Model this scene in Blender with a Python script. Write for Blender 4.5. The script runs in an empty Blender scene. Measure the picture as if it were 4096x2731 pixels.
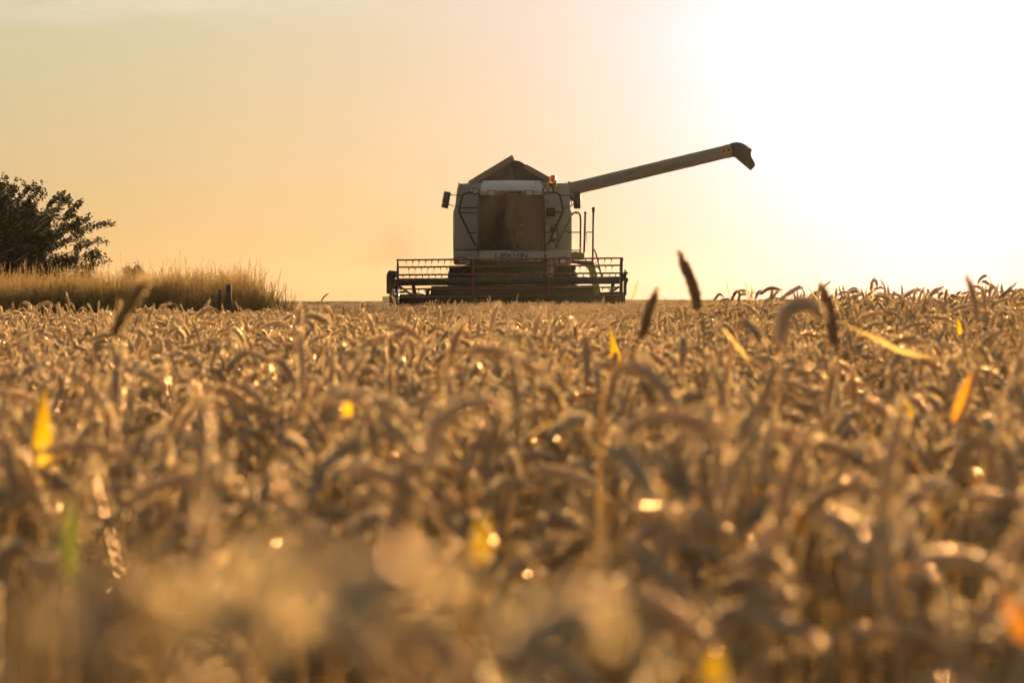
import bpy, bmesh, math, random
import numpy as np
from mathutils import Vector, Matrix

sc = bpy.context.scene
C = sc.collection
R = math.radians
rng = np.random.default_rng(7)
random.seed(7)

# ---------------------------------------------------------------- camera
HC = 0.96                     # eye height: just above the ears of the crop
FPX = 11378.0                 # 100 mm lens on a 36 mm sensor, in photo pixels
cam = bpy.data.cameras.new('camera'); cam_o = bpy.data.objects.new('camera', cam); C.objects.link(cam_o)
sc.camera = cam_o
cam.lens = 100; cam.sensor_width = 36; cam.clip_start = 0.05; cam.clip_end = 6000
cam_o.location = (0, 0, HC); cam_o.rotation_euler = (R(90 - 0.869), 0, 0)
cam.dof.use_dof = True; cam.dof.focus_distance = 40.0; cam.dof.aperture_fstop = 9.0; cam.dof.aperture_blades = 0

# ---------------------------------------------------------------- sun and sky
SUN_AZ, SUN_EL = R(8.6), R(5.0)
SUN_DIR = Vector((math.sin(SUN_AZ) * math.cos(SUN_EL), math.cos(SUN_AZ) * math.cos(SUN_EL), math.sin(SUN_EL)))
sun = bpy.data.lights.new('sun', 'SUN'); sun_o = bpy.data.objects.new('sun', sun); C.objects.link(sun_o)
sun.energy = 5.0; sun.angle = R(0.53); sun.color = (1.0, 0.75, 0.50)
sun_o.rotation_euler = SUN_DIR.to_track_quat('Z', 'Y').to_euler(); sun_o.location = (20, 130, 30)

W = bpy.data.worlds.new('World'); sc.world = W; W.use_nodes = True
wt = W.node_tree; wt.nodes.clear()
def wn(t, **k):
    n = wt.nodes.new(t)
    for a, b in k.items(): setattr(n, a, b)
    return n
def wm(op, a, b=None, clamp=False):
    n = wn('ShaderNodeMath', operation=op, use_clamp=clamp)
    for i, v in enumerate((a, b)):
        if v is None: continue
        if isinstance(v, (int, float)): n.inputs[i].default_value = v
        else: wt.links.new(v, n.inputs[i])
    return n.outputs[0]
def wmix(bt, f, a, b):
    n = wn('ShaderNodeMix', data_type='RGBA', blend_type=bt)
    for s, v in ((0, f), (6, a), (7, b)):
        if isinstance(v, (int, float)): n.inputs[s].default_value = v
        elif isinstance(v, tuple): n.inputs[s].default_value = (*v, 1)
        else: wt.links.new(v, n.inputs[s])
    return n.outputs[2]
sky = wn('ShaderNodeTexSky', sky_type='NISHITA', sun_disc=False)
sky.sun_elevation = SUN_EL; sky.sun_rotation = SUN_AZ
sky.air_density = 1.0; sky.dust_density = 1.0; sky.ozone_density = 1.0
gam = wn('ShaderNodeGamma'); gam.inputs[1].default_value = 0.33
wt.links.new(sky.outputs[0], gam.inputs[0])
base = wmix('MULTIPLY', 1.0, gam.outputs[0], (0.645, 0.550, 0.432))
tc = wn('ShaderNodeTexCoord')
sep = wn('ShaderNodeSeparateXYZ'); wt.links.new(tc.outputs['Generated'], sep.inputs[0])
el_ = wn('ShaderNodeMapRange'); el_.inputs[1].default_value = 0.0; el_.inputs[2].default_value = 0.105; wt.links.new(sep.outputs[2], el_.inputs[0])
dot = wn('ShaderNodeVectorMath', operation='DOT_PRODUCT')
wt.links.new(tc.outputs['Generated'], dot.inputs[0]); dot.inputs[1].default_value = SUN_DIR
theta = wm('ARCCOSINE', wm('MINIMUM', dot.outputs['Value'], 0.999999))
co_ = wn('ShaderNodeMapRange'); co_.inputs[1].default_value = R(8); co_.inputs[2].default_value = R(19); wt.links.new(theta, co_.inputs[0])
base = wmix('MULTIPLY', 1.0, base, wmix('MIX', el_.outputs[0], wmix('MIX', co_.outputs[0], (0.95, 0.76, 0.56), (0.95, 0.80, 0.66)), wmix('MIX', co_.outputs[0], (0.955, 0.98, 1.09), (0.94, 1.14, 1.20))))
lobe = wm('EXPONENT', wm('MULTIPLY', theta, -180 / math.pi / 3.2))
aure = wmix('MULTIPLY', 1.0, lobe, (2.2, 3.0, 5.6))
tot = wmix('ADD', 1.0, base, aure)
# thin cirrus high on the left
mp = wn('ShaderNodeMapping'); mp.inputs['Rotation'].default_value = (0, R(12), 0); mp.inputs['Scale'].default_value = (14, 3, 80)
wt.links.new(tc.outputs['Generated'], mp.inputs[0])
no = wn('ShaderNodeTexNoise'); no.inputs['Scale'].default_value = 1.6; no.inputs['Detail'].default_value = 7; no.inputs['Roughness'].default_value = 0.62
wt.links.new(mp.outputs[0], no.inputs[0])
hi = wn('ShaderNodeMapRange'); hi.inputs[1].default_value = 0.0925; hi.inputs[2].default_value = 0.101; wt.links.new(sep.outputs[2], hi.inputs[0])
lf = wn('ShaderNodeMapRange'); lf.inputs[1].default_value = -0.06; lf.inputs[2].default_value = -0.175; lf.inputs[3].default_value = 0.3; wt.links.new(sep.outputs[0], lf.inputs[0])
nr = wn('ShaderNodeMapRange'); nr.inputs[1].default_value = 0.30; nr.inputs[2].default_value = 0.72; wt.links.new(no.outputs[0], nr.inputs[0])
cf = wm('MULTIPLY', wm('MULTIPLY', hi.outputs[0], lf.outputs[0]), wm('MULTIPLY', nr.outputs[0], 0.9), True)
tot = wmix('MIX', cf, tot, (2.05, 1.76, 1.38))
# the dome is a little dimmer overhead than the band near the horizon
up = wn('ShaderNodeMapRange', interpolation_type='SMOOTHSTEP'); up.inputs[1].default_value = 0.13; up.inputs[2].default_value = 0.55; up.inputs[3].default_value = 1.0; up.inputs[4].default_value = 0.85
wt.links.new(sep.outputs[2], up.inputs[0])
vs = wn('ShaderNodeVectorMath', operation='SCALE'); wt.links.new(tot, vs.inputs[0]); wt.links.new(up.outputs[0], vs.inputs['Scale']); tot = vs.outputs[0]
bk = wn('ShaderNodeMapRange', interpolation_type='SMOOTHSTEP'); bk.inputs[1].default_value = -0.3; bk.inputs[2].default_value = 0.92; wt.links.new(dot.outputs['Value'], bk.inputs[0])       # and dimmer and bluer away from the sun
tot = wmix('MULTIPLY', 1.0, tot, wmix('MIX', bk.outputs[0], (0.41, 0.47, 0.60), (1.0, 1.0, 1.0)))
bg = wn('ShaderNodeBackground'); bg.inputs[1].default_value = 0.10
wt.links.new(tot, bg.inputs[0])
wo = wn('ShaderNodeOutputWorld'); wt.links.new(bg.outputs[0], wo.inputs[0])

sc.view_settings.view_transform = 'Standard'; sc.view_settings.look = 'None'; sc.view_settings.gamma = 1
sc.view_settings.exposure = 2.185
cy = sc.cycles
cy.use_denoising = True; cy.max_bounces = 8; cy.transparent_max_bounces = 16; cy.sample_clamp_indirect = 6
cy.diffuse_bounces = 5; cy.glossy_bounces = 3; cy.transmission_bounces = 4; cy.volume_bounces = 1

# ---------------------------------------------------------------- helpers
def P(fx, fy, d):             # photo pixel (4096 wide) + distance -> point of the place
    return Vector(((fx - 2048) / FPX * d, d, HC + (1193 - fy) / FPX * d))
def c1(x, y, d): return P(1500 + x / 2.119, 520 + y / 2.119, d)
def c5(x, y, d): return P(2200 + x / 2.735, 540 + y / 2.735, d)
def Q(x, y, d): return P(x * 1.7415, y * 1.7415, d)

def terrain(x, y):
    x = np.asarray(x, float); y = np.asarray(y, float)
    ss = lambda t: np.clip(t, 0, 1) ** 2 * (3 - 2 * np.clip(t, 0, 1))
    z = 0.155 * ss((x - 0.4) / 1.5) * np.exp(-((y - 15.5) / 5.5) ** 2)          # gentle rise on the right
    z = z - 0.27 * ss((-x - 1.0) / 6) * ss((y - 18) / 25)                      # the field dips to the left
    z = z + 0.03 * np.sin(x * 0.9 + 1.3) * np.sin(y * 0.23) * ss((y - 3) / 8)
    bk = ss((-x - 4.0 - 0.13 * (y - 58)) / 1.5) * ss((y - 52) / 5)            # grassy bank
    z = z + 0.95 * bk
    return z

def set_mat(o, m):
    for k in (m if isinstance(m, (list, tuple)) else [m]): o.data.materials.append(k)

def tag(o, label=None, cat=None, group=None, kind=None):
    if label: o['label'] = label
    if cat: o['category'] = cat
    if group: o['group'] = group
    if kind: o['kind'] = kind
    return o

def thing(name, label, cat, loc, group=None):
    o = bpy.data.objects.new(name, None); C.objects.link(o); o.location = loc
    o.empty_display_size = 0.2
    return tag(o, label, cat, group)

def root_loc(p):
    v = Vector((0, 0, 0))
    while p is not None: v = v + Vector(p.location); p = p.parent
    return v

class MB:
    def __init__(s): s.v = []; s.f = []
    def add(s, vs, fs):
        n = len(s.v); s.v += [tuple(p) for p in vs]; s.f += [tuple(i + n for i in f) for f in fs]; return s
    def box(s, x0, x1, y0, y1, z0, z1):
        return s.add([(x0,y0,z0),(x1,y0,z0),(x1,y1,z0),(x0,y1,z0),(x0,y0,z1),(x1,y0,z1),(x1,y1,z1),(x0,y1,z1)],
                     [(0,3,2,1),(4,5,6,7),(0,1,5,4),(1,2,6,5),(2,3,7,6),(3,0,4,7)])
    def prism(s, pts, y0, y1=None, off=None):      # pts: points of an outline facing the viewer, extruded in depth
        n = len(pts); A = [Vector(p) for p in pts]
        off = Vector(off) if off is not None else Vector((0, y1 - y0, 0))
        if y0 is not None: A = [Vector((p.x, y0, p.z)) for p in A]
        B = [p + off for p in A]
        return s.add(A + B, [tuple(range(n)), tuple(range(2 * n - 1, n - 1, -1))] + [(i, i + n, (i + 1) % n + n, (i + 1) % n) for i in range(n)])
    def tube(s, path, r, n=8, cap=True):
        path = [Vector(p) for p in path]; rs = r if isinstance(r, (list, tuple)) else [r] * len(path)
        vs = []; up = None
        for i, p in enumerate(path):
            t = (path[min(i + 1, len(path) - 1)] - path[max(i - 1, 0)])
            if t.length < 1e-9: t = Vector((0, 0, 1))
            t.normalize()
            if up is None: up = t.orthogonal().normalized()
            up = (up - t * up.dot(t))
            if up.length < 1e-6: up = t.orthogonal()
            up.normalize(); w = t.cross(up)
            for k in range(n):
                a = 2 * math.pi * k / n; vs.append(p + (up * math.cos(a) + w * math.sin(a)) * rs[i])
        fs = [(i*n+k, i*n+(k+1)%n, (i+1)*n+(k+1)%n, (i+1)*n+k) for i in range(len(path)-1) for k in range(n)]
        if cap: fs += [tuple(range(n-1, -1, -1)), tuple((len(path)-1)*n + k for k in range(n))]
        return s.add(vs, fs)
    def loft(s, rings, cap=True, closed=True):
        n = len(rings[0]); vs = [p for r in rings for p in r]
        m = n if closed else n - 1
        fs = [(i*n+k, i*n+(k+1)%n, (i+1)*n+(k+1)%n, (i+1)*n+k) for i in range(len(rings)-1) for k in range(m)]
        if cap: fs += [tuple(range(n-1, -1, -1)), tuple((len(rings)-1)*n + k for k in range(n))]
        return s.add(vs, fs)
    def build(s, name, mat, parent=None, bevel=0, smooth=True, label=None, origin=None, seg=2):
        o0 = root_loc(parent) if parent is not None else Vector(origin or (0, 0, 0))
        me = bpy.data.meshes.new(name); me.from_pydata([tuple(Vector(p) - o0) for p in s.v], [], s.f)
        bm = bmesh.new(); bm.from_mesh(me)
        bmesh.ops.recalc_face_normals(bm, faces=bm.faces[:])
        if bevel:
            es = [e for e in bm.edges if len(e.link_faces) == 2 and e.calc_face_angle(0) > 0.5]
            bmesh.ops.bevel(bm, geom=es, offset=bevel, segments=seg, affect='EDGES', profile=0.6, clamp_overlap=True)
        bm.to_mesh(me); bm.free()
        o = bpy.data.objects.new(name, me); C.objects.link(o); set_mat(o, mat)
        if smooth:
            me.shade_smooth(); 
            try: me.set_sharp_from_angle(angle=R(38))
            except Exception: pass
        if parent is not None: o.parent = parent
        else: o.location = o0
        if label: o['label'] = label
        return o

def smooth_path(pts, n=6, closed=False):
    pts = [Vector(p) for p in pts]; out = []
    for i in range(len(pts) - 1):
        p0 = pts[max(i-1, 0)]; p1 = pts[i]; p2 = pts[i+1]; p3 = pts[min(i+2, len(pts)-1)]
        for k in range(n):
            t = k / n
            out.append(0.5 * ((2*p1) + (p2-p0)*t + (2*p0-5*p1+4*p2-p3)*t*t + (3*p1-p0-3*p2+p3)*t**3))
    out.append(pts[-1]); return out

# ---------------------------------------------------------------- materials
def new_mat(name):
    m = bpy.data.materials.new(name); m.use_nodes = True; nt = m.node_tree
    return m, nt, nt.nodes['Principled BSDF'], nt.nodes['Material Output']
def paint(name, col, rough=0.45, dust=0.35, metal=0.0, dustcol=(0.30, 0.24, 0.15), scale=3.0, spec=0.5):
    m, nt, b, o = new_mat(name)
    t = nt.nodes.new('ShaderNodeTexCoord')
    n = nt.nodes.new('ShaderNodeTexNoise'); n.inputs['Scale'].default_value = scale; n.inputs['Detail'].default_value = 6; n.inputs['Roughness'].default_value = 0.65
    nt.links.new(t.outputs['Object'], n.inputs[0])
    r = nt.nodes.new('ShaderNodeMapRange'); r.inputs[1].default_value = 0.35; r.inputs[2].default_value = 0.75; r.inputs[4].default_value = dust
    nt.links.new(n.outputs[0], r.inputs[0])
    x = nt.nodes.new('ShaderNodeMix'); x.data_type = 'RGBA'; x.inputs[6].default_value = (*col, 1); x.inputs[7].default_value = (*dustcol, 1)
    nt.links.new(r.outputs[0], x.inputs[0]); nt.links.new(x.outputs[2], b.inputs['Base Color'])
    rr = nt.nodes.new('ShaderNodeMapRange'); rr.inputs[3].default_value = rough - 0.08; rr.inputs[4].default_value = min(1, rough + 0.2)
    nt.links.new(n.outputs[0], rr.inputs[0]); nt.links.new(rr.outputs[0], b.inputs['Roughness'])
    b.inputs['Metallic'].default_value = metal; b.inputs['Specular IOR Level'].default_value = spec
    return m
M = {}
M['grey'] = paint('light_grey_paint', (0.29, 0.29, 0.275), 0.42)
M['visor'] = paint('pale_roof_plastic', (0.46, 0.46, 0.45), 0.40, 0.25, scale=6)
M['dark'] = paint('dark_rubberised_steel', (0.025, 0.023, 0.021), 0.55, 0.12)
M['black'] = paint('black_plastic', (0.018, 0.017, 0.016), 0.45, 0.15)
M['green'] = paint('seed_green_paint', (0.17, 0.22, 0.02), 0.42, 0.35)
M['dgreen'] = paint('dusty_green_steel', (0.055, 0.065, 0.018), 0.6, 0.4, dustcol=(0.07, 0.06, 0.04))
M['red'] = paint('dusty_red_paint', (0.20, 0.04, 0.03), 0.5, 0.5, dustcol=(0.14, 0.09, 0.06))
M['tank'] = paint('grain_tank_canvas', (0.045, 0.04, 0.032), 0.7, 0.3)
M['lid'] = paint('grain_tank_steel', (0.15, 0.135, 0.11), 0.5, 0.4)
M['tube'] = paint('auger_tube_paint', (0.19, 0.185, 0.165), 0.40, 0.4)
M['tyre'] = paint('tyre_rubber', (0.022, 0.021, 0.02), 0.8, 0.5, dustcol=(0.09, 0.07, 0.045))
M['lens'] = paint('lamp_lens', (0.55, 0.55, 0.52), 0.12, 0.2)
M['amberlens'] = paint('indicator_lens', (0.35, 0.10, 0.02), 0.15, 0.1)
M['letter'] = paint('dark_grey_lettering', (0.045, 0.045, 0.04), 0.5, 0.15)
M['redletter'] = paint('red_lettering', (0.13, 0.016, 0.01), 0.5, 0.15)
M['yellow'] = paint('yellow_warning_film', (0.34, 0.23, 0.012), 0.5, 0.2)
M['extred'] = paint('extinguisher_red', (0.13, 0.014, 0.01), 0.35, 0.2)
M['white'] = paint('white_film', (0.40, 0.40, 0.37), 0.5, 0.3)
M['steel'] = paint('bare_steel', (0.35, 0.33, 0.30), 0.35, 0.3, metal=0.7)
M['hose'] = paint('grey_hose', (0.34, 0.33, 0.30), 0.5, 0.3)
M['wood'] = paint('weathered_post_wood', (0.075, 0.06, 0.045), 0.85, 0.4, scale=14)
M['bark'] = paint('hawthorn_bark', (0.05, 0.04, 0.03), 0.9, 0.3, scale=10)
M['skin'] = paint('skin', (0.45, 0.28, 0.2), 0.5, 0.1)
M['shirt'] = paint('grey_work_shirt', (0.30, 0.32, 0.34), 0.85, 0.2, scale=12)
M['seat'] = paint('seat_fabric', (0.07, 0.065, 0.06), 0.9, 0.2)
M['barnwall'] = paint('far_barn_wall', (0.22, 0.18, 0.14), 0.9, 0.3)
M['barnroof'] = paint('far_barn_roof', (0.14, 0.11, 0.09), 0.9, 0.3)

# amber glass of the beacon
m, nt, b, o = new_mat('amber_glass'); b.inputs['Base Color'].default_value = (0.8, 0.2, 0.012, 1); b.inputs['Roughness'].default_value = 0.15
b.inputs['Transmission Weight'].default_value = 0.85; b.inputs['IOR'].default_value = 1.25; M['amber'] = m
# tinted cab glass
m, nt, b, o = new_mat('tinted_cab_glass'); nt.nodes.remove(b)
tr = nt.nodes.new('ShaderNodeBsdfTransparent'); tr.inputs[0].default_value = (0.07, 0.066, 0.052, 1)
gl = nt.nodes.new('ShaderNodeBsdfGlossy'); gl.inputs['Roughness'].default_value = 0.06; gl.inputs[0].default_value = (0.9, 0.9, 0.9, 1)
df = nt.nodes.new('ShaderNodeBsdfDiffuse'); df.inputs[0].default_value = (0.045, 0.038, 0.025, 1)
fr = nt.nodes.new('ShaderNodeFresnel'); fr.inputs[0].default_value = 1.45
n = nt.nodes.new('ShaderNodeTexNoise'); n.inputs['Scale'].default_value = 5; n.inputs['Detail'].default_value = 5
r = nt.nodes.new('ShaderNodeMapRange'); r.inputs[1].default_value = 0.3; r.inputs[2].default_value = 0.8; r.inputs[3].default_value = 0.14; r.inputs[4].default_value = 0.24
nt.links.new(n.outputs[0], r.inputs[0])
a = nt.nodes.new('ShaderNodeMixShader'); nt.links.new(r.outputs[0], a.inputs[0]); nt.links.new(tr.outputs[0], a.inputs[1]); nt.links.new(df.outputs[0], a.inputs[2])
c = nt.nodes.new('ShaderNodeMixShader'); nt.links.new(fr.outputs[0], c.inputs[0]); nt.links.new(a.outputs[0], c.inputs[1]); nt.links.new(gl.outputs[0], c.inputs[2])
nt.links.new(c.outputs[0], o.inputs[0]); M['glass'] = m

def plant(name, cols, trans=0.4, rough=0.4, tint=None, spec=0.5, zgrad=None):
    """thin plant matter: per-plant colour variation, light passing through, a waxy sheen"""
    m, nt, b, o = new_mat(name)
    oi = nt.nodes.new('ShaderNodeObjectInfo')
    cr = nt.nodes.new('ShaderNodeValToRGB'); cr.color_ramp.interpolation = 'LINEAR'
    el = cr.color_ramp.elements
    while len(el) < len(cols): el.new(0.5)
    for i, cc in enumerate(cols): el[i].position = i / (len(cols) - 1); el[i].color = (*cc, 1)
    t = nt.nodes.new('ShaderNodeTexCoord'); n = nt.nodes.new('ShaderNodeTexNoise'); n.inputs['Scale'].default_value = 60; n.inputs['Detail'].default_value = 3
    nt.links.new(t.outputs['Object'], n.inputs[0])
    ad = nt.nodes.new('ShaderNodeMath'); ad.operation = 'MULTIPLY_ADD'; ad.inputs[1].default_value = 0.5; nt.links.new(n.outputs[0], ad.inputs[0])
    mu = nt.nodes.new('ShaderNodeMath'); mu.operation = 'MULTIPLY_ADD'; mu.inputs[1].default_value = 0.9; mu.inputs[2].default_value = -0.2; nt.links.new(oi.outputs['Random'], mu.inputs[0])
    nt.links.new(mu.outputs[0], ad.inputs[2]); nt.links.new(ad.outputs[0], cr.inputs[0])
    col = cr.outputs[0]
    if zgrad:                                         # the plant itself is greener low down
        s = nt.nodes.new('ShaderNodeSeparateXYZ'); nt.links.new(t.outputs['Object'], s.inputs[0])
        mr = nt.nodes.new('ShaderNodeMapRange'); mr.inputs[1].default_value = zgrad[1]; mr.inputs[2].default_value = zgrad[2]; nt.links.new(s.outputs[2], mr.inputs[0])
        mx = nt.nodes.new('ShaderNodeMix'); mx.data_type = 'RGBA'; mx.inputs[6].default_value = (*zgrad[0], 1); nt.links.new(mr.outputs[0], mx.inputs[0]); nt.links.new(col, mx.inputs[7]); col = mx.outputs[2]
    nt.nodes.remove(b); b = nt.nodes.new('ShaderNodeBsdfDiffuse'); nt.links.new(col, b.inputs[0])
    gl = nt.nodes.new('ShaderNodeBsdfGlossy'); gl.inputs['Roughness'].default_value = rough; gl.inputs[0].default_value = (1.0, 0.64, 0.30, 1)
    tl = nt.nodes.new('ShaderNodeBsdfTranslucent')
    if tint:
        tm = nt.nodes.new('ShaderNodeMix'); tm.data_type = 'RGBA'; tm.blend_type = 'MULTIPLY'; tm.inputs[0].default_value = 1; tm.inputs[7].default_value = (*tint, 1)
        nt.links.new(col, tm.inputs[6]); nt.links.new(tm.outputs[2], tl.inputs[0])
    else: nt.links.new(col, tl.inputs[0])
    mx = nt.nodes.new('ShaderNodeMixShader'); mx.inputs[0].default_value = trans
    nt.links.new(b.outputs[0], mx.inputs[1]); nt.links.new(tl.outputs[0], mx.inputs[2])
    mg = nt.nodes.new('ShaderNodeMixShader'); mg.inputs[0].default_value = 0.09 * spec
    nt.links.new(mx.outputs[0], mg.inputs[1]); nt.links.new(gl.outputs[0], mg.inputs[2]); nt.links.new(mg.outputs[0], o.inputs[0])
    return m
M['ear'] = plant('wheat_ear', [(0.48, 0.40, 0.30), (0.64, 0.545, 0.42), (0.57, 0.53, 0.445), (0.66, 0.525, 0.35)], 0.34, 0.24, (1.12, 0.96, 0.74), spec=1.0)
M['shade_ear'] = plant('shade_dark_wheat_ear', [(0.23, 0.15, 0.09), (0.30, 0.20, 0.12)], 0.24, 0.35, (1.1, 0.9, 0.6), spec=0.6)  # darker copy of the ear: its shadow side put into the colour
M['shade_stem'] = plant('shade_dark_wheat_straw', [(0.30, 0.21, 0.11), (0.38, 0.27, 0.15)], 0.25, 0.5, (1.05, 0.9, 0.62), spec=0.3)  # straw darkened to match those ears, shade put into the colour
M['awn'] = plant('wheat_awn', [(0.70, 0.54, 0.28), (0.80, 0.64, 0.36), (0.74, 0.60, 0.34)], 0.65, 0.25, (1.1, 0.92, 0.66), spec=1.0)
M['stem'] = plant('wheat_straw', [(0.60, 0.47, 0.26), (0.68, 0.55, 0.33), (0.56, 0.49, 0.29)], 0.42, 0.5, (1.05, 0.9, 0.62), spec=0.35)
M['leaf'] = plant('wheat_dry_leaf', [(0.50, 0.35, 0.18), (0.60, 0.45, 0.25), (0.54, 0.44, 0.22)], 0.38, 0.8, (1.0, 0.78, 0.42), spec=0.04)
M['yleaf'] = plant('yellow_wheat_leaf', [(0.62, 0.42, 0.01), (0.66, 0.44, 0.012)], 0.36, 0.35, (1.3, 1.05, 0.5))
M['oleaf'] = plant('orange_wheat_leaf', [(0.60, 0.24, 0.02), (0.66, 0.34, 0.03)], 0.34, 0.35, (1.3, 1.0, 0.5))
M['gleaf'] = plant('green_wheat_leaf', [(0.13, 0.17, 0.02), (0.2, 0.22, 0.03)], 0.25, 0.35, (1.2, 1.1, 0.5))
M['straw'] = plant('bright_straw_blade', [(0.55, 0.40, 0.16), (0.65, 0.5, 0.22)], 0.36, 0.25, (1.25, 1.0, 0.55))
M['grass'] = plant('dry_bank_grass', [(0.17, 0.12, 0.06), (0.30, 0.215, 0.11), (0.22, 0.17, 0.09)], 0.38, 0.45, (1.05, 0.85, 0.48), zgrad=((0.10, 0.10, 0.02), 0.05, 0.5))
M['ggrass'] = plant('green_bank_grass', [(0.06, 0.07, 0.012), (0.11, 0.11, 0.025), (0.18, 0.15, 0.05)], 0.4, 0.5, (1.1, 1.0, 0.45))
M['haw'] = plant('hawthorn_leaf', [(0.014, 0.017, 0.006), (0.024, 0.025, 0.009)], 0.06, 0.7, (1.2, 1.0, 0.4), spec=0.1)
M['fartree'] = plant('far_tree_leaf', [(0.05, 0.05, 0.02), (0.09, 0.085, 0.03)], 0.3, 0.6, (1.2, 1.0, 0.4))

# soil / far canopy of the field
m, nt, b, o = new_mat('field_ground')
t = nt.nodes.new('ShaderNodeTexCoord'); n = nt.nodes.new('ShaderNodeTexNoise'); n.inputs['Scale'].default_value = 3.0; n.inputs['Detail'].default_value = 8
nt.links.new(t.outputs['Object'], n.inputs[0])
cr = nt.nodes.new('ShaderNodeValToRGB'); cr.color_ramp.elements[0].color = (0.07, 0.05, 0.025, 1); cr.color_ramp.elements[1].color = (0.24, 0.17, 0.08, 1)
cr.color_ramp.elements[0].position = 0.3; cr.color_ramp.elements[1].position = 0.7
nt.links.new(n.outputs[0], cr.inputs[0]); nt.links.new(cr.outputs[0], b.inputs['Base Color']); b.inputs['Roughness'].default_value = 0.9; b.inputs['Specular IOR Level'].default_value = 0.0
bp = nt.nodes.new('ShaderNodeBump'); bp.inputs['Strength'].default_value = 0.8; bp.inputs['Distance'].default_value = 0.1
nt.links.new(n.outputs[0], bp.inputs['Height']); nt.links.new(bp.outputs[0], b.inputs['Normal']); M['ground'] = m

# ================================================================= SETTING
def build_ground():
    ys = np.concatenate([np.arange(-30, 0, 3.0), np.arange(0, 100, 0.8), np.geomspace(100, 545, 30)])
    xs = np.concatenate([-np.geomspace(30, 505, 18)[::-1], np.arange(-29, 29.1, 0.8), np.geomspace(30, 505, 18)])
    X, Y = np.meshgrid(xs, ys)
    far = np.clip((np.hypot(X, Y) - 80) / 100, 0, 1)
    Z = terrain(X, Y) + 0.70 * far * far * (3 - 2 * far)
    V = np.stack([X, Y, Z], -1).reshape(-1, 3); nx = len(xs); ny = len(ys)
    F = [(j*nx+i, j*nx+i+1, (j+1)*nx+i+1, (j+1)*nx+i) for j in range(ny-1) for i in range(nx-1)]
    me = bpy.data.meshes.new('field_ground'); me.from_pydata(V.tolist(), [], F); me.shade_smooth()
    o = bpy.data.objects.new('field_ground', me); C.objects.link(o); set_mat(o, M['ground'])
    tag(o, kind='structure')
build_ground()

# ================================================================= WHEAT
def frames(path):
    p = np.asarray(path, float); t = np.gradient(p, axis=0); t /= np.linalg.norm(t, axis=1, keepdims=True) + 1e-12
    up = np.zeros_like(p); u = np.cross(t[0], (0.31, 0.95, 0.05)); u /= np.linalg.norm(u); up[0] = u
    for i in range(1, len(p)):
        u = u - t[i] * (u @ t[i]); u /= np.linalg.norm(u); up[i] = u
    return p, t, up, np.cross(t, up)

def resample(pts, n):
    p = np.asarray([tuple(q) for q in pts], float); d = np.r_[0, np.cumsum(np.linalg.norm(np.diff(p, axis=0), axis=1))]
    s = np.linspace(0, d[-1], n); return np.stack([np.interp(s, d, p[:, k]) for k in range(3)], 1)

def ear_mesh(path, g, width=0.0135, awn=0.006, levels=11):
    """florets set in rows round a curved rachis"""
    p, t, u, w = frames(resample(path, levels + 3)); V = []; F = []
    L = np.linalg.norm(np.diff(p, axis=0), axis=1).sum(); fl = L / levels * 1.5
    rings = [(0.0, .35), (.22, .95), (.52, 1.0), (.80, .55)]; S = 5
    def floret(c, d, side, flen, rad, aw):
        n0 = len(V); d = d / np.linalg.norm(d); a = np.cross(d, side); a /= np.linalg.norm(a); b2 = np.cross(a, d)
        for (h, r) in rings:
            for k in range(S):
                an = 2 * math.pi * k / S
                V.append(c + d * h * flen + (a * math.cos(an) * rad + b2 * math.sin(an) * rad * .72) * r)
        V.append(c + d * flen)
        for i in range(len(rings) - 1):
            for k in range(S): F.append((n0+i*S+k, n0+i*S+(k+1)%S, n0+(i+1)*S+(k+1)%S, n0+(i+1)*S+k))
        for k in range(S): F.append((n0+3*S+k, n0+3*S+(k+1)%S, n0+4*S))
        for h in (.55, .75, .92):
            if aw <= 0 or g.random() < .25: continue
            an = g.uniform(0, 6.283); o_ = a * math.cos(an) + b2 * math.sin(an); n1 = len(V); q = c + d * flen * h + o_ * rad * (.8 if h < .9 else .1)
            e = np.cross(d, o_); tip = q + (d + o_ * g.uniform(.15, .7)) * aw * g.uniform(.5, 1.1)
            V.extend([q + e * .00055, q - e * .00055, tip]); F.append((n1, n1+1, n1+2))
    for i in range(levels):
        fr = i / (levels - 1); env = (0.62 + 0.38 * math.sin(math.pi * min(1, .15 + fr * .75))) * (1 if fr < .8 else 1.0 - (fr - .8) * 1.6)
        sgn = 1 if i % 2 else -1
        for side, mul in ((u[i] * sgn, 1.0), (w[i], .62), (-w[i], .62), (u[i] * -sgn, .8)):
            j = g.normal(0, .08, 3); s = side + j
            c = p[i] + side * width * .13 * env + t[i] * fl * g.uniform(-.06, .1)
            d = t[i] + s * (.44 * mul + .06)
            floret(c, d, t[i] * .2 + np.cross(t[i], side), fl * g.uniform(.9, 1.08) * (.75 + .25 * env), width * .24 * env, awn * g.uniform(.5, 1.4) * 1.3)
    floret(p[levels], t[levels], u[levels], fl * .9, width * .2, awn); floret(p[levels], t[levels] + u[levels] * .3, w[levels], fl * .8, width * .17, awn)
    return np.array(V), F

def tube_mesh(path, r, S=5):
    p, t, u, w = frames(path); n = len(p); rs = np.broadcast_to(r, n); V = []
    for i in range(n):
        for k in range(S):
            a = 2 * math.pi * k / S; V.append(p[i] + (u[i] * math.cos(a) + w[i] * math.sin(a)) * rs[i])
    return np.array(V), [(i*S+k, i*S+(k+1)%S, (i+1)*S+(k+1)%S, (i+1)*S+k) for i in range(n-1) for k in range(S)]

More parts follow.
